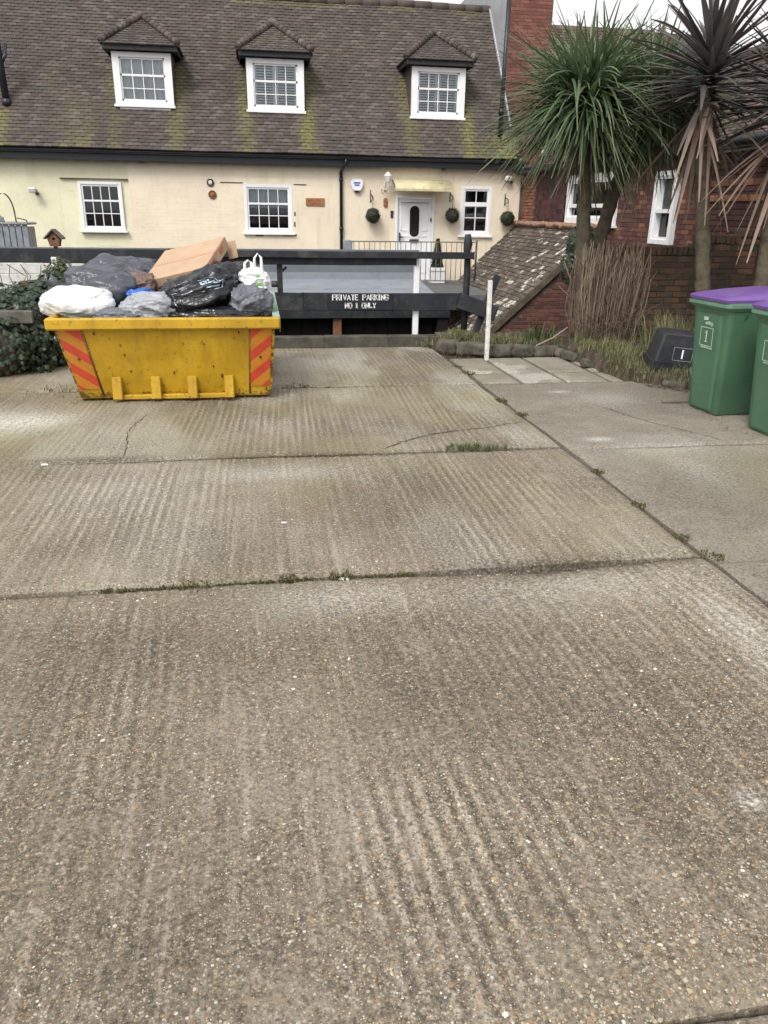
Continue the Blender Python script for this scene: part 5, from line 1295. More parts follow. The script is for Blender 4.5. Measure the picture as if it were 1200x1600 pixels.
def trunk(parent, pts, r0, r1, seed, name='trunk'):
    m = MB(); P = [Vector(p) for p in pts]; out = []; N = 46
    for i in range(N+1):
        t = i/N*(len(P)-1); k = min(int(t), len(P)-2); f = t-k; p0, p1, p2, p3 = P[max(k-1, 0)], P[k], P[k+1], P[min(k+2, len(P)-1)]
        out.append(.5*((2*p1)+(-p0+p2)*f+(2*p0-5*p1+4*p2-p3)*f*f+(-p0+3*p1-3*p2+p3)*f**3))
    rr = [(r0+(r1-r0)*i/N)*(1+.06*math.sin(i*2.1+seed)+.05*mnoise.noise(Vector((i*.6, seed, 0))))+(.05*max(0, 1-i/4)) for i in range(N+1)]
    m.tube(out, rr, 14); 
    rg = random.Random(seed)
    m.v = [(x+rg.uniform(-.006, .006), y+rg.uniform(-.006, .006), z+rg.uniform(-.006, .006)) for x, y, z in m.v]
    return m.build(name, MAT['bark'], parent)
def green_palm(loc, tr, c, lab, seed, n=480):
    t = empty('cabbage_palm', loc, label=lab, category='palm tree', group='green cabbage palms'); rg = random.Random(seed)
    trunk(t, tr, .1, .075, seed)
    m = MB()
    for i in range(n):
        u = rg.random(); el = math.asin(.99-1.62*u); az = rg.uniform(0, 6.283)
        L = rg.uniform(.85, 1.27)*(.88 if el > 1.0 else 1 if el > -.1 else .8); dr = rg.uniform(.05, .42) if el > .5 else rg.uniform(.15, .6)
        cc = Vector(c)+Vector((rg.gauss(0, .1), rg.gauss(0, .1), rg.uniform(-.3, .14)))
        leaf_geo(m, cc, az, el, L, rg.uniform(.03, .05), dr, min(1, max(0, .35+.3*math.sin(el)+rg.gauss(0, .2))), rg, 7, rg.uniform(-.6, .6))
    m.build('crown', MAT['palm_green'], t, kind='stuff')
    m = MB()
    for i in range(70):
        leaf_geo(m, Vector(c)+Vector((rg.gauss(0, .05), rg.gauss(0, .05), -.3+rg.uniform(-.1, .1))), rg.uniform(0, 6.28), rg.uniform(-1.3, -.4), rg.uniform(.4, .75), .024, .3, rg.random(), rg, 5)
    m.build('dead_skirt', MAT['palm_dry'], t, kind='stuff')
green_palm((4.06, 9.45, .1), [(4.07, 9.45, .02), (4.03, 9.45, .8), (3.95, 9.45, 1.7), (3.88, 9.45, 2.6)], (3.84, 9.42, 2.92), 'bushy green cabbage palm in front, trunk on the left of the pair', 5, 1250)
green_palm((4.45, 9.75, .1), [(4.45, 9.75, .02), (4.36, 9.75, .8), (4.36, 9.75, 1.5), (4.68, 9.75, 2.7)], (4.8, 9.72, 2.98), 'bushy green cabbage palm just behind, trunk on the right of the pair', 6, 1150)
def bronze_palm(loc, tr, c, lab, seed, n, ndry, dry_az=None):
    t = empty('bronze_palm', loc, label=lab, category='palm tree', group='bronze leaved palms'); rg = random.Random(seed); trunk(t, tr, .085, .07, seed)
    for i in range(n):
        u = (i+.5)/n; el = math.asin(.98-1.25*u); az = i*2.39996+rg.uniform(-.25, .25)
        m = MB(); cc = Vector(c)+Vector((rg.gauss(0, .03), rg.gauss(0, .03), .12-.4*u))
        leaf_geo(m, cc, az, el, rg.uniform(.85, 1.12), rg.uniform(.06, .092), rg.uniform(.03, .35), min(1, max(0, rg.gauss(.5, .25))), rg, 7, rg.uniform(-.5, .5)); m.build('leaf', MAT['palm_bronze'], t)
    for i in range(ndry):
        az = rg.uniform(0, 6.283) if dry_az is None else rg.choice(dry_az)+rg.uniform(-.5, .5)
        m = MB(); leaf_geo(m, Vector(c)+Vector((rg.gauss(0, .03), rg.gauss(0, .03), -.38+rg.uniform(-.08, .1))), az, rg.uniform(-1.35, -.45), rg.uniform(.75, 1.05), rg.uniform(.055, .09), rg.uniform(.1, .45), rg.random(), rg, 7, rg.uniform(-.4, .4)); m.build('dry_leaf', MAT['palm_dry'], t)
bronze_palm((5.17, 8.4, .1), [(5.17, 8.4, .02), (5.02, 8.4, .96), (4.8, 8.4, 2.2), (4.7, 8.4, 2.9)], (4.72, 8.4, 3.1), 'bronze leaved palm with brown hanging leaves behind the nearer bins', 15, 125, 30)
bronze_palm((5.62, 8.0, .1), [(5.6, 8.0, .02), (5.48, 8.0, 1.06), (5.47, 8.0, 2.0), (5.5, 8.0, 2.75)], (5.5, 8.0, 2.9), 'bronze leaved palm at the right edge, its trunk almost out of view', 18, 130, 34)

# bare stems of a cut-back shrub
m = MB(); rg = random.Random(31)
for i in range(300):
    x = rg.uniform(3.98, 4.66); y = rg.uniform(9.15, 9.65); h = rg.uniform(.8, 1.28); lx, ly = rg.gauss(.05+(x-4.4)*.2, .06), rg.gauss(0, .08); bow = rg.gauss(0, .04)
    P = [(x+lx*k/5+bow*math.sin(k*.63)+rg.gauss(0, .008), y+ly*k/5+rg.gauss(0, .008), .1+h*k/5) for k in range(6)]
    r = rg.uniform(.0035, .009); m.tube(P, [r*(1-.1*k) for k in range(6)], 5, rnd=rg.random())
    for _ in range(rg.choice((0, 1, 1, 2))):
        p = Vector(P[rg.choice((1, 2, 3, 4))]); q = p+Vector((rg.gauss(0, .1), rg.gauss(0, .06), rg.uniform(.12, .3))); m.tube([p, (p+q)/2+Vector((rg.gauss(0, .01), 0, 0)), q], [r*.6, r*.5, r*.3], 4, rnd=rg.random())
for i in range(420):
    x = rg.uniform(3.98, 4.62); y = rg.uniform(9.0, 9.5); p = Vector((x, y, rg.uniform(.12, .5))); q = p+Vector((rg.gauss(0, .14), rg.gauss(0, .1), rg.gauss(.05, .12))); m.tube([p, (p+q)/2+Vector((rg.gauss(0, .02), 0, rg.gauss(0, .02))), q], .0028, 4, rnd=rg.random()*.5)
sh = empty('bare_shrub', (4.45, 9.4, .1), label='dense upright bare brown stems of a cut-back shrub between the palm trunks', category='shrub')
m.build('stems', MAT['twig'], sh, kind='stuff')
for (a, b) in (((3.9, 9.4, .75), (3.72, 9.35, 1.12)), ((3.92, 9.4, .62), (3.66, 9.3, .83))): m = MB(); m.tube([a, ((a[0]+b[0])/2+.02, a[1], (a[2]+b[2])/2), b], [.009, .007, .004], 5, rnd=.8); m.build('side_twig', MAT['twig'], sh)
m = MB(); m.tube([(3.4, 9.2, .12), (3.65, 9.3, .2), (3.85, 9.35, .32)], .012, 5, rnd=.9); m.build('side_twig', MAT['twig'], sh)
m = MB(); rg = random.Random(7); leafball(m, (5.55, 13.2, 1.15), .26, 900, rg, .07, 1.3); leafball(m, (5.5, 13.2, .8), .3, 700, rg, .07, 1.2); m.tube([(5.55, 13.2, -2.3), (5.55, 13.2, 1.0)], .03, 6, rnd=.1)
t = empty('evergreen_shrub', (5.55, 13.2, -2.3), label='small dark evergreen shrub under the wide white window', category='shrub'); m.build('foliage', MAT['ivy'], t, kind='stuff')

# ------------------------------------------------------------------ ivy-covered bank at the left
m = MB(); rg = random.Random(9)
EL = [(-2.95, 8.75, .2, .75, .5, .5), (-2.55, 9.1, .35, .55, .45, .5), (-2.28, 9.35, .4, .42, .4, .5), (-3.4, 9.3, .4, .8, .6, .55), (-2.22, 9.75, .82, .14, .18, .22), (-2.3, 9.7, .6, .3, .25, .3)]
iv = empty('ivy_bank', (-2.7, 9.1, 0), label='dense dark ivy bank tumbling over the low wall left of the skip', category='ivy')
for k, (x, y, z, a, b, c) in enumerate(EL):
    n = int(3300*(a*b+a*c+b*c)/.9)
    for _ in range(n):
        v = Vector((rg.gauss(0, 1), rg.gauss(0, 1), rg.gauss(0, 1))).normalized(); rr = rg.uniform(.72, 1.06)*(1+.18*mnoise.noise(v*2.3+Vector((k, 0, 0))))
        p = Vector((x+v.x*a*rr, y+v.y*b*rr, z+v.z*c*rr))
        if p.z < .01: continue
        nrm_ = (v+Vector((rg.gauss(0, .35), rg.gauss(0, .35)-.25, .45+rg.gauss(0, .3)))).normalized(); t1 = nrm_.cross(Vector((0, 0, 1))).normalized(); t2 = nrm_.cross(t1)
        aa = rg.uniform(-.7, .7); u = t1*math.cos(aa)+t2*math.sin(aa); w = nrm_.cross(u); s = rg.uniform(.022, .045)
        m.add([p+w*s, p+u*s*.9+w*s*.3, p+u*s*.4-w*s*.5, p-w*s*.95, p-u*s*.4-w*s*.5, p-u*s*.9+w*s*.3, p+nrm_*s*.2], [(0, 6, 1), (1, 6, 2), (2, 6, 3), (3, 6, 4), (4, 6, 5), (5, 6, 0)], rnd=min(1, max(0, rg.gauss(.45, .25))))
m.build('foliage', [MAT['ivy']], iv, kind='stuff')
m = MB()
for (x, y, z, a, b, c) in EL: m.lathe((x, y, z), [(max(.01, a*.75*math.sin(math.pi*i/8)), -c*.75*math.cos(math.pi*i/8)) for i in range(9)], 12, rnd=.05)
m.build('dark_core', MAT['twig'], iv)  # solid dark brown lumps filling the inside of the foliage
m = MB(); rg = random.Random(19)
leafball(m, (-2.2, 9.72, .85), .17, 420, rg, .05, 1.5); leafball(m, (-2.55, 9.3, .72), .16, 160, rg, .05); m.build('young_foliage', MAT['ivy_light'], iv, kind='stuff')
m = MB()
for i in range(16):
    x = rg.uniform(-3.0, -2.2); P = [(x+rg.gauss(0, .02)*k, 9.75, .5+k*.13) for k in range(5)]; m.tube(P, .005, 4, rnd=rg.random())
m.build('stems', MAT['twig'], iv, kind='stuff')
lw = empty('low_stone_wall', (-2.9, 9.75, 0), kind='thing', label='low brown stone wall half hidden by ivy at far left', category='wall')
x = -4.6
while x < -2.1:
    z = -.02
    for r in range(5):
        if not (r == 4 and rg.random() < .25): place('stone', rough_stone((.32*rg.uniform(.8, 1.1), .22, .2), rg.random()*50, 'rust'), lw, (x+(.13 if r % 2 else 0), 9.85, z+.09), (0, 0, rg.uniform(-.1, .1)))
        z += .165
    x += .29
m = MB(); m.box((-2.75, 8.62, .58), (.9, .1, .13), rot=(0, .03, .12), bev=.012); m.build('timber_sleeper', MAT['grey_wood'], label='dark weathered timber sleeper lying across the ivy at far left', category='timber')

# ------------------------------------------------------------------ the yellow skip
sk = empty('skip', (-.8, 7.9, 0), label='yellow metal rubbish skip with red and orange chevrons, heaped with bags', category='skip')
TB_ = dict(tl=(-1.725, 7.02, .70), tr=(.155, 7.02, .70), bl=(-1.61, 7.22, .03), br=(.105, 7.22, .03), TL=(-1.725, 8.85, .74), TR=(.155, 8.85, .74), BL=(-1.61, 8.65, .03), BR=(.105, 8.65, .03))
def bil(a, b, c, d, u, v): return (Vector(a)*(1-u)+Vector(b)*u)*(1-v)+(Vector(c)*(1-u)+Vector(d)*u)*v
def panel(keys, name, nu, nv, mat, inset=0.0, flip=False, wearf=None, dent=0.0, parent=sk):
    a, b, c, d = (Vector(TB_[k]) for k in keys); nr = ((b-a).cross(c-a)).normalized()
    vs = []; we = []
    for j in range(nv+1):
        for i in range(nu+1):
            u, v = i/nu, j/nv; p = bil(a, b, c, d, u, v)-nr*inset
            p += nr*dent*(mnoise.noise(Vector((u*3, v*2, 4)))+.5*mnoise.noise(Vector((u*8, v*5, 1))))*math.sin(math.pi*u)*math.sin(math.pi*v)
            vs.append(p); we.append(wearf(u, v) if wearf else 0)
    fs = [(j*(nu+1)+i, j*(nu+1)+i+1, (j+1)*(nu+1)+i+1, (j+1)*(nu+1)+i) for j in range(nv) for i in range(nu)]
    if flip: fs = [f[::-1] for f in fs]
    MB().add(vs, fs, smooth=True, wear=we).build(name, mat, parent)
    return nr
wf = lambda u, v: max(0, 1-v*9)*.6+max(0, 1-min(u, 1-u)*25)*.6+max(0, 1-(1-v)*14)*.4
FK, BK, LK, RK = ('bl', 'br', 'tl', 'tr'), ('BR', 'BL', 'TR', 'TL'), ('BL', 'bl', 'TL', 'tl'), ('br', 'BR', 'tr', 'TR')
for K, nm in ((FK, 'front_panel'), (BK, 'back_panel'), (LK, 'end_panel'), (RK, 'end_panel')):
    panel(K, nm, 60, 24, MAT['skip'], 0, False, wf, .012); panel(K, 'inner_lining', 20, 10, MAT['skip_inside'], .025, True)
m = MB(); m.span((-1.63, 7.23, .02), (.065, 8.64, .05)); m.build('floor', MAT['skip'], sk)
# heavy folded rim
def rim(a, b, name='rim'):
    a, b = Vector(a), Vector(b); d = b-a; L = d.length; ang = math.atan2(d.y, d.x); m = MB(); n = 30
    m.box((0, 0, 0), (L, .07, .10), bev=.014); 
    o = m.build(name, MAT['skip'], sk, loc=tuple((a+b)/2), rot=(0, -math.asin(d.z/L), ang)); return o
rim((-1.775, 7.0, .715), (.2, 7.0, .715)); rim((-1.775, 8.87, .755), (.195, 8.87, .755))
rim((-1.74, 7.036, .713), (-1.74, 8.834, .753)); rim((.168, 7.036, .713), (.168, 8.834, .753))
m = MB(); m.box((.168, 7.9, .785), (.06, 1.8, .012), rot=(.022, 0, 0)); m.build('rim_cap', MAT['skip_inside'], sk)
# chevron plates
fa, fb, fc, fd = (Vector(TB_[k]) for k in FK); fn = ((fb-fa).cross(fc-fa)).normalized()
def FP(u, v, o): return bil(fa, fb, fc, fd, u, v)+fn*o
def plate(u0, u1, v0, v1, slope):
    m = MB(); N = 9
    vs = [FP(u0, v0, .008), FP(u1, v0, .008), FP(u1, v1, .008), FP(u0, v1, .008)]; vs += [FP(u0, v0, 0), FP(u1, v0, 0), FP(u1, v1, 0), FP(u0, v1, 0)]
    m.add(vs, [(0, 1, 2, 3), (0, 4, 5, 1), (1, 5, 6, 2), (2, 6, 7, 3), (3, 7, 4, 0)]); p = m.build('chevron_plate', MAT['skip_orange'], sk)
    for k in range(-1, 4):
        s0 = k*.37+(.02 if slope < 0 else .05); w = .17
        poly = [(0, s0+(.27 if slope < 0 else 0)), (1, s0+(0 if slope < 0 else .27)), (1, s0+(0 if slope < 0 else .27)+w), (0, s0+(.27 if slope < 0 else 0)+w)]
        def clip(P, lim, up):
            out = []
            for a, b in zip(P, P[1:]+P[:1]):
                ia, ib = (a[1] <= lim) == up, (b[1] <= lim) == up
                if ia: out.append(a)
                if ia != ib: t = (lim-a[1])/(b[1]-a[1]); out.append((a[0]+(b[0]-a[0])*t, lim))
            return out
        poly = clip(clip(poly, 1, True), 0, False)
        if len(poly) > 2:
            q = MB(); q.add([FP(u0+(u1-u0)*a, v0+(v1-v0)*b, .0095) for a, b in poly], [tuple(range(len(poly)))]); q.build('red_stripe', MAT['skip_red'], p)
    q = MB(); q.lathe(FP((u0+u1)/2, (v0+v1)/2, .011), [(.012, 0), (.012, -.004), (.003, -.008)], 10, 'Y'); q.build('rivet', MAT['rust'], p)
plate(.012, .115, .13, .985, -1); plate(.885, .985, .13, .985, 1)
for u in (.12, .882): m = MB(); a, b = FP(u, .02, .004), FP(u, .98, .004); m.tube([a, b], .008, 6, wear=.8); m.build('seam', MAT['skip'], sk)
for u in (.205, .40, .585, .775):
    m = MB(); a, b = FP(u, .01, .045), FP(u, .3, .03); c = (a+b)/2; m.box(c, (.085, .06, (b-a).length), rot=(-.29*.5, 0, 0), bev=.008, wear=.05); m.build('lug', MAT['skip'], sk)
m = MB(); a, b = FP(.19, .03, .04), FP(.79, .03, .04); m.box((a+b)/2, ((b-a).length, .05, .045), bev=.008, wear=.05); m.build('lower_bar', MAT['skip'], sk)
for x, s in ((.17, 1), (-1.78, -1)):
    m = MB(); m.lathe((x, 8.5, .5), [(.05, 0), (.05, .06*s), (.08, .062*s), (.08, .075*s)], 14, 'X'); m.build('lifting_peg', MAT['skip'], sk)
for (u, v, s) in ((.28, .62, .016), (.29, .38, .012), (.5, .34, .012), (.74, .3, .02), (.70, .42, .01), (.83, .9, .014), (.17, .9, .012), (.1, .93, .012), (.45, .97, .012)):
    m = MB(); c = FP(u, v, .0025); n = 7; m.add([c+Vector((s*math.cos(k*.9)*RNG.uniform(.4, 1), 0, s*math.sin(k*.9)*RNG.uniform(.5, 1.8))) for k in range(n)], [tuple(range(n))]); m.build('rust_chip', MAT['rust'], sk)

# ------------------------------------------------------------------ rubbish in the skip
import bmesh
BM = bmesh.new(); bmesh.ops.create_icosphere(BM, subdivisions=5, radius=1.0); BV = [v.co.copy() for v in BM.verts]; BF = [tuple(v.index for v in f.verts) for f in BM.faces]; BM.free()
def bag_r(v, seed, crumple, lobes):
    s = Vector((seed*7.3, seed*3.1, seed*1.7))
    r = 1+lobes*mnoise.noise(v*1.2+s)+lobes*.3*mnoise.noise(v*2.7+s)
    a = abs(mnoise.noise(v*1.9+s*2)); r += crumple*.34*((1-min(1, a*2.2))**2)-crumple*.06
    a = abs(mnoise.noise(Vector((v.x*2.6+v.z*2, v.y*2.6, v.z*5.5-v.x*2))+s*3)); r += crumple*.17*((1-min(1, a*2.4))**2)
    a = abs(mnoise.noise(Vector((v.x*9-v.z*5, v.y*6, v.z*8+v.x*4))+s)); r += crumple*.055*((1-min(1, a*2.5))**2)
    return r
def bag(name, c, rad, seed, mat, lab, crumple=.35, lobes=.25, rot=(0, 0, 0), ear=None, extra=None):
    t = empty(name, c, rot, label=lab, category='bag', group='rubbish bags heaped in the skip')
    m = MB(); R3 = Vector(rad)
    vs = []
    for v in BV:
        r = bag_r(v, seed, crumple, lobes); q = Vector((abs(v.x)**.85*math.copysign(1, v.x), abs(v.y)**.85*math.copysign(1, v.y), abs(v.z)**.85*math.copysign(1, v.z)))
        vs.append((q.x*R3.x*r, q.y*R3.y*r, q.z*R3.z*r))
    m.add(vs, BF, smooth=True); o = m.build('sack', MAT[mat], t, local=True)
    if ear:
        d = Vector(ear).normalized(); b = Vector((d.x*R3.x, d.y*R3.y, d.z*R3.z))*.92; e = MB()
        pts = [b, b+d*.05, b+d*.1+Vector((0, 0, .01)), b+d*.18+Vector((.01, 0, .03))]
        e.tube(pts, [.05, .022, .03, .055], 10); e.v = [(x+RNG.uniform(-.006, .006), y+RNG.uniform(-.006, .006), z+RNG.uniform(-.006, .006)) for x, y, z in e.v]
        e.build('knot', MAT[mat], t, local=True)
    if extra: extra(t, R3, seed, crumple, lobes)
    return t
def on_bag(R3, seed, crumple, lobes, d):
    v = Vector(d).normalized(); r = bag_r(v, seed, crumple, lobes)*1.012
    q = Vector((abs(v.x)**.85*math.copysign(1, v.x), abs(v.y)**.85*math.copysign(1, v.y), abs(v.z)**.85*math.copysign(1, v.z)))
    return Vector((q.x*R3.x*r, q.y*R3.y*r, q.z*R3.z*r))
def bag_print(t, R3, seed, crumple, lobes):
    m = MB()
    def ln(a, b, w):
        n = 14; vs = []
        for i in range(n+1):
            f = i/n; p = Vector((a[0]+(b[0]-a[0])*f, -1, a[1]+(b[1]-a[1])*f)); q = Vector((b[0]-a[0], 0, b[1]-a[1])).normalized(); s = Vector((-q.z, 0, q.x))*w
            vs += [on_bag(R3, seed, crumple, lobes, p-s), on_bag(R3, seed, crumple, lobes, p+s)]
        m.add(vs, [(2*i, 2*i+2, 2*i+3, 2*i+1) for i in range(n)]+[(2*i+1, 2*i+3, 2*i+2, 2*i) for i in range(0)])
    x0, x1, z0, z1 = .12, .62, .12, .78
    for a, b in (((x0, z0), (x1, z0-.05)), ((x1, z0-.05), (x1+.05, z1)), ((x1+.05, z1), (x0+.05, z1+.05)), ((-.35, .35), (-.05, .5)), ((-.35, .35), (-.25, -.05)), ((-.7, -.2), (-.4, -.7))): ln(a, b, .012)
    for a, b in (((.2, .35), (.2, .65)), ((.2, .65), (.32, .62)), ((.32, .62), (.32, .4)), ((.2, .48), (.32, .47)), ((.4, .3), (.4, .68)), ((.4, .3), (.55, .28)), ((.55, .28), (.55, .5)), ((.4, .5), (.55, .5)), ((.22, .22), (.55, .18))): ln(a, b, .026)
    m.build('print', MAT['bag_print'], t, local=True)
bag('white_bag', (-1.58, 7.40, .845), (.29, .24, .145), 3.3, 'bag_white', 'tied white rubbish bag slumped over the left rim of the skip', .2, .16)
bag('grey_bag', (-1.40, 7.80, .90), (.35, .3, .215), 5.1, 'bag_grey', 'large dark grey rubbish bag behind the white bag', .3, .2, (0, .12, .2), ear=(-1, -.2, .1))
bag('grey_bag', (-1.28, 8.42, .98), (.34, .28, .21), 8.7, 'bag_grey', 'dark grey rubbish bag at the back left with a tied end', .35, .2, (0, .1, 0), ear=(1, 0, .35))
bag('black_bag', (-.54, 7.52, .90), (.43, .3, .20), 2.2, 'bag_black', 'big shiny black rubbish bag with pale print in the middle', .42, .25, (0, -.3, 0), extra=bag_print)
bag('black_bag', (-.2, 7.95, .95), (.26, .25, .2), 6.6, 'bag_black', 'black rubbish bag tucked under the high end of the cardboard box', .4, .25)
bag('pale_bag', (-.94, 7.32, .80), (.25, .18, .135), 9.2, 'bag_pale', 'pale grey plastic bag low at the front of the skip', .42, .2)
bag('slate_bag', (-.06, 7.38, .84), (.19, .2, .155), 4.4, 'bag_slate', 'crumpled grey see-through bag in the right corner of the skip', .5, .2)
bag('slate_bag', (-1.2, 7.24, .745), (.2, .13, .075), 4.9, 'bag_slate', 'flat slate grey bag pressed against the front rim of the skip', .3, .15)
bag('black_bag', (-.35, 7.25, .74), (.4, .14, .085), 7.7, 'bag_black', 'flat black bag squeezed along the front rim under the printed bag', .3, .15)
bag('blue_bag', (-1.04, 7.55, .88), (.11, .1, .07), 1.9, 'bag_blue', 'crumpled bright blue plastic between the grey and the printed bag', .6, .3)
bag('brown_bag', (-1.05, 7.75, .95), (.13, .12, .12), 1.2, 'bag_brown', 'brown crumpled bag below the low end of the cardboard box', .5, .3)
bag('black_bag', (-.85, 8.2, .72), (.75, .5, .25), 9.9, 'bag_black', 'broad black bags filling the bottom of the skip', .3, .2)
def handles(t, R3, seed, crumple, lobes):
    m = MB()
    for s, h in ((.05, .14), (-.04, .08)):
        P = [Vector((s-.035, 0, R3.z*.8)), Vector((s-.03, 0, R3.z+h*.7)), Vector((s, 0, R3.z+h)), Vector((s+.03, 0, R3.z+h*.75)), Vector((s+.035, 0, R3.z*.8))]
        m.tube(P, [.02, .012, .009, .012, .02], 6)
    m.build('handle', MAT['bag_white'], t, local=True)
    g_ = MB(); vs = []; n = 16
    for i in range(n+1):
        f = -.75+1.5*i/n
        for z in (-.6, .38): vs.append(on_bag(R3, seed, crumple, lobes, (f, -1, z+.25*math.sin(f*4))))
    g_.add(vs, [(2*i, 2*i+2, 2*i+3, 2*i+1) for i in range(n)], smooth=True); g_.build('green_print', MAT['bag_green'], t, local=True)
bag('carrier_bag', (-.02, 7.52, 1.03), (.13, .12, .1), 3.8, 'bag_white', 'white and green carrier bag with handles up at the right', .55, .25, extra=handles)
# cardboard box
t = empty('cardboard_box', (-1.02, 7.7, .96), label='flat brown cardboard box tilted up on top of the bags', category='box')
A0 = Vector((-1.05, 7.74, 1.0)); e1 = Vector((.6, -.28, .15)); e2 = Vector((.28, .44, .27)); nn = e1.cross(e2).normalized(); e2 = nn.cross(e1.normalized()).normalized()*.6
Rm = Matrix((e1.normalized(), e2.normalized(), nn)).transposed(); l1, l2, h = e1.length, e2.length, .115; cc = A0+e1/2+e2/2-nn*h/2
m = MB(); m.box(cc, (l1, l2, h), rot=Rm, bev=.005); m.build('carton', MAT['cardboard'], t)
m = MB(); m.box(A0+e1/2+e2/2+nn*.0015, (l1*.98, .05, .002), rot=Rm); m.build('tape', MAT['plaque'], t).data.materials[0] = simple('packing_tape', (.45, .27, .16), .35, .5, .05, 5)
m = MB(); m.box(A0+e1*.63-nn*h*.5-e2.normalized()*.0015, (.13, .002, .05), rot=Rm); m.box(A0+e1+e2*.3-nn*h*.45+e1.normalized()*.0015, (.002, .12, .05), rot=Rm); m.box(A0+e1+e2*.7-nn*h*.45+e1.normalized()*.0015, (.002, .1, .05), rot=Rm); m.build('red_print', MAT['card_red'], t)
m = MB(); Rf = Rm @ Matrix.Rotation(.7, 3, 'X'); m.box(A0+e1*.98+e2*1.0-nn*.12+Vector((.03, .03, -.02)), (.1, .16, .006), rot=Rm @ Matrix.Rotation(1.0, 3, 'X')); m.build('flap', MAT['cardboard'], t)

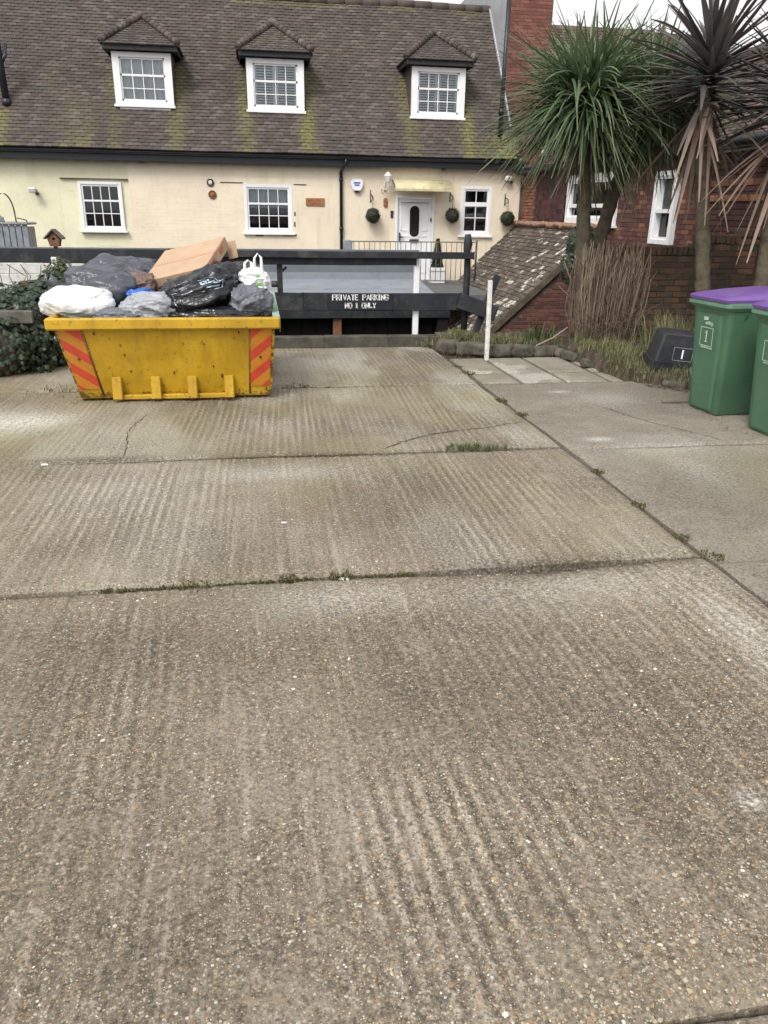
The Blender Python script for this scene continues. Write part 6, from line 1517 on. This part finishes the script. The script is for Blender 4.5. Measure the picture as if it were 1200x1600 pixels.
# ------------------------------------------------------------------ wheelie bins
def rrect(x0, x1, y0, y1, r, n=5):
    P = []
    for cx, cy, a0 in ((x1-r, y1-r, 0), (x0+r, y1-r, 90), (x0+r, y0+r, 180), (x1-r, y0+r, 270)):
        for i in range(n+1): a = math.radians(a0+90*i/n); P.append((cx+r*math.cos(a), cy+r*math.sin(a)))
    return P
def loft(m, rings, cap0=True, cap1=True, **k):
    n = len(rings[0][0]); vs = [(x, y, (z if not callable(z) else z(x, y))) for P, z in rings for x, y in P]
    fs = [(r*n+i, r*n+(i+1) % n, (r+1)*n+(i+1) % n, (r+1)*n+i) for r in range(len(rings)-1) for i in range(n)]
    if cap0: fs.append(tuple(range(n-1, -1, -1)))
    if cap1: fs.append(tuple((len(rings)-1)*n+i for i in range(n)))
    m.add(vs, fs, **k)
def wheelie(loc, rz, lab):
    """front towards local -X"""
    t = empty('wheelie_bin', loc, (0, 0, rz), label=lab, category='bin', group='green wheelie bins with purple lids')
    m = MB(); R = .05
    loft(m, [(rrect(.01, .47, -.2, .2, .035), 0.0), (rrect(0, .48, -.21, .21, .04), .02), (rrect(-.035, .58, -.245, .245, R), .62), (rrect(-.055, .62, -.262, .262, R), .9), (rrect(-.06, .64, -.265, .265, R), .93)], smooth=True)
    o = m.build('body', MAT['bin_green'], t, local=True); md = o.modifiers.new('e', 'EDGE_SPLIT'); md.split_angle = math.radians(50)
    m = MB(); loft(m, [(rrect(-.065, .64, -.27, .27, .045), .905), (rrect(-.105, .66, -.295, .295, .045), .935), (rrect(-.105, .66, -.295, .295, .045), .962), (rrect(-.095, .65, -.285, .285, .045), .966), (rrect(-.095, .65, -.285, .285, .045), .985), (rrect(-.085, .64, -.275, .275, .045), .99)]); m.build('rim', MAT['bin_rim'], t, local=True)
    m = MB(); ya, yb = .15, .175; xf = lambda z: -.012-.045*min(1, z/.62)-.012*max(0, z-.62)/.28
    vs = []
    for z in (.03, .62, .86):
        x_ = xf(z)+.012; vs += [(x_+.01, yb*(.84+.16*min(1, z/.62)), z), (x_-.012, ya*(.84+.16*min(1, z/.62)), z), (x_-.012, -ya*(.84+.16*min(1, z/.62)), z), (x_+.01, -yb*(.84+.16*min(1, z/.62)), z)]
    m.add(vs, [(4*r+i, 4*r+4+i, 4*r+5+i, 4*r+1+i) for r in range(2) for i in range(3)]+[(8, 11, 10, 9), (0, 1, 2, 3)]); m.build('front_panel', MAT['bin_green'], t, local=True)
    for s in (-1, 1):
        m = MB(); m.add([(.08, s*.255, .9), (.11, s*.255, .9), (.095, s*.243, .78), (.08, s*.285, .9), (.11, s*.285, .9)], [(0, 1, 2), (3, 2, 4), (0, 2, 3), (1, 4, 2), (0, 3, 4, 1)]); m.build('rib', MAT['bin_green'], t, local=True)
    zl = lambda k: (lambda x, y: 1.0+k*(.028+.05*min(1, max(0, (x+.1)/.4)))*(1-.35*(y/.28)**2))
    m = MB(); loft(m, [(rrect(-.11, .66, -.285, .285, .05), .975), (rrect(-.115, .67, -.29, .29, .05), .998), (rrect(-.10, .66, -.275, .275, .05), zl(.55)), (rrect(-.05, .63, -.235, .235, .06), zl(.95)), (rrect(.1, .5, -.13, .13, .06), zl(1.08))], smooth=True)
    o = m.build('lid', MAT['bin_purple'], t, local=True); md = o.modifiers.new('e', 'EDGE_SPLIT'); md.split_angle = math.radians(45)
    m = MB(); m.tube([(.69, -.25, .98), (.7, .25, .98)], .018, 8); 
    for y in (-.2, 0, .2): m.box((.67, y, .97), (.07, .03, .04), bev=.005)
    m.build('handle', MAT['bin_rim'], t, local=True)
    for s in (-1, 1): m = MB(); m.lathe((.52, s*.2, .1), [(.03, 0), (.1, 0), (.1, s*.05), (.03, s*.05)], 20, 'Y'); m.build('wheel', MAT['rubber'], t, local=True)
    # worn white label panel: outlined square with a 1, crest above, text line below
    m = MB()
    def L3(a, b, e):  # a along width (left to right seen from the front), b height
        x = -.012-.045*min(1, b/.62)-.012*max(0, b-.62)/.28-.0025-e; return (x, -a, b)
    def bar(a0, b0, a1, b1, w): 
        v = Vector((a1-a0, b1-b0)).normalized(); n = Vector((-v.y, v.x))*w/2; c = [Vector((a0, b0))-n, Vector((a1, b1))-n, Vector((a1, b1))+n, Vector((a0, b0))+n]
        m.add([L3(p.x, p.y, .0) for p in c]+[L3(p.x, p.y, .002) for p in c], [(4, 5, 6, 7), (0, 1, 5, 4), (1, 2, 6, 5), (2, 3, 7, 6), (3, 0, 4, 7)])
    x0, x1, z0, z1 = -.085, .085, .585, .74
    for q in ((x0, z0, x1, z0), (x1, z0, x1, z1), (x1, z1, x0, z1), (x0, z1, x0, z0)): bar(*q, .006)
    bar(0, .62, 0, .715, .016); bar(-.02, .62, .02, .62, .008); bar(-.02, .695, 0, .715, .01)
    for i in range(7): bar(x0+.02+i*.024, .57, x0+.034+i*.024, .57, .014)
    for i in range(5): bar(-.03+i*.022, .775+.006*(i % 2), -.018+i*.022, .78, .022)
    bar(-.06, .815, .0, .82, .03); bar(.01, .79, .07, .765, .018)
    m.build('label_print', MAT['label_white'], t, local=True)
    return t
wheelie((3.955, 6.32, .0), math.radians(4), 'green wheelie bin with purple lid, the whole one beside the black box')
wheelie((4.04, 5.53, .0), math.radians(2), 'green wheelie bin with purple lid, nearer and cut off at the right edge')

# black recycling box lying upside down on the edging
t = empty('recycling_box', (4.38, 7.62, .15), (math.radians(3), math.radians(5), math.radians(-14)), label='black plastic recycling box lying upside down beside the bin', category='box')
m = MB(); loft(m, [(rrect(-.30, .30, -.22, .22, .03), 0), (rrect(-.30, .30, -.22, .22, .03), .075), (rrect(-.275, .275, -.2, .2, .03), .08), (rrect(-.235, .235, -.165, .165, .04), .35), (rrect(-.22, .22, -.15, .15, .04), .365)]); m.build('tub', MAT['crate'], t, local=True)
m = MB(); y_ = lambda z: -.2+.035*(z-.08)/.27-.004
def fb(x0, z0, x1, z1): m.add([(x0, y_(z0), z0), (x1, y_(z0), z0), (x1, y_(z1), z1), (x0, y_(z1), z1)], [(0, 1, 2, 3)])
for q in ((-.1, .1, .1, .106), (-.1, .23, .1, .236), (-.1, .1, -.094, .236), (.094, .1, .1, .236)): fb(*q)
m.build('label_outline', MAT['grey_tank'], t, local=True)
m = MB(); fb(-.012, .125, .004, .215); m.build('number', MAT['white_print'], t, local=True)
m = MB(); m.box((0, -.222, .05), (.16, .012, .03), bev=.004); m.build('handle_lip', MAT['crate'], t, local=True)
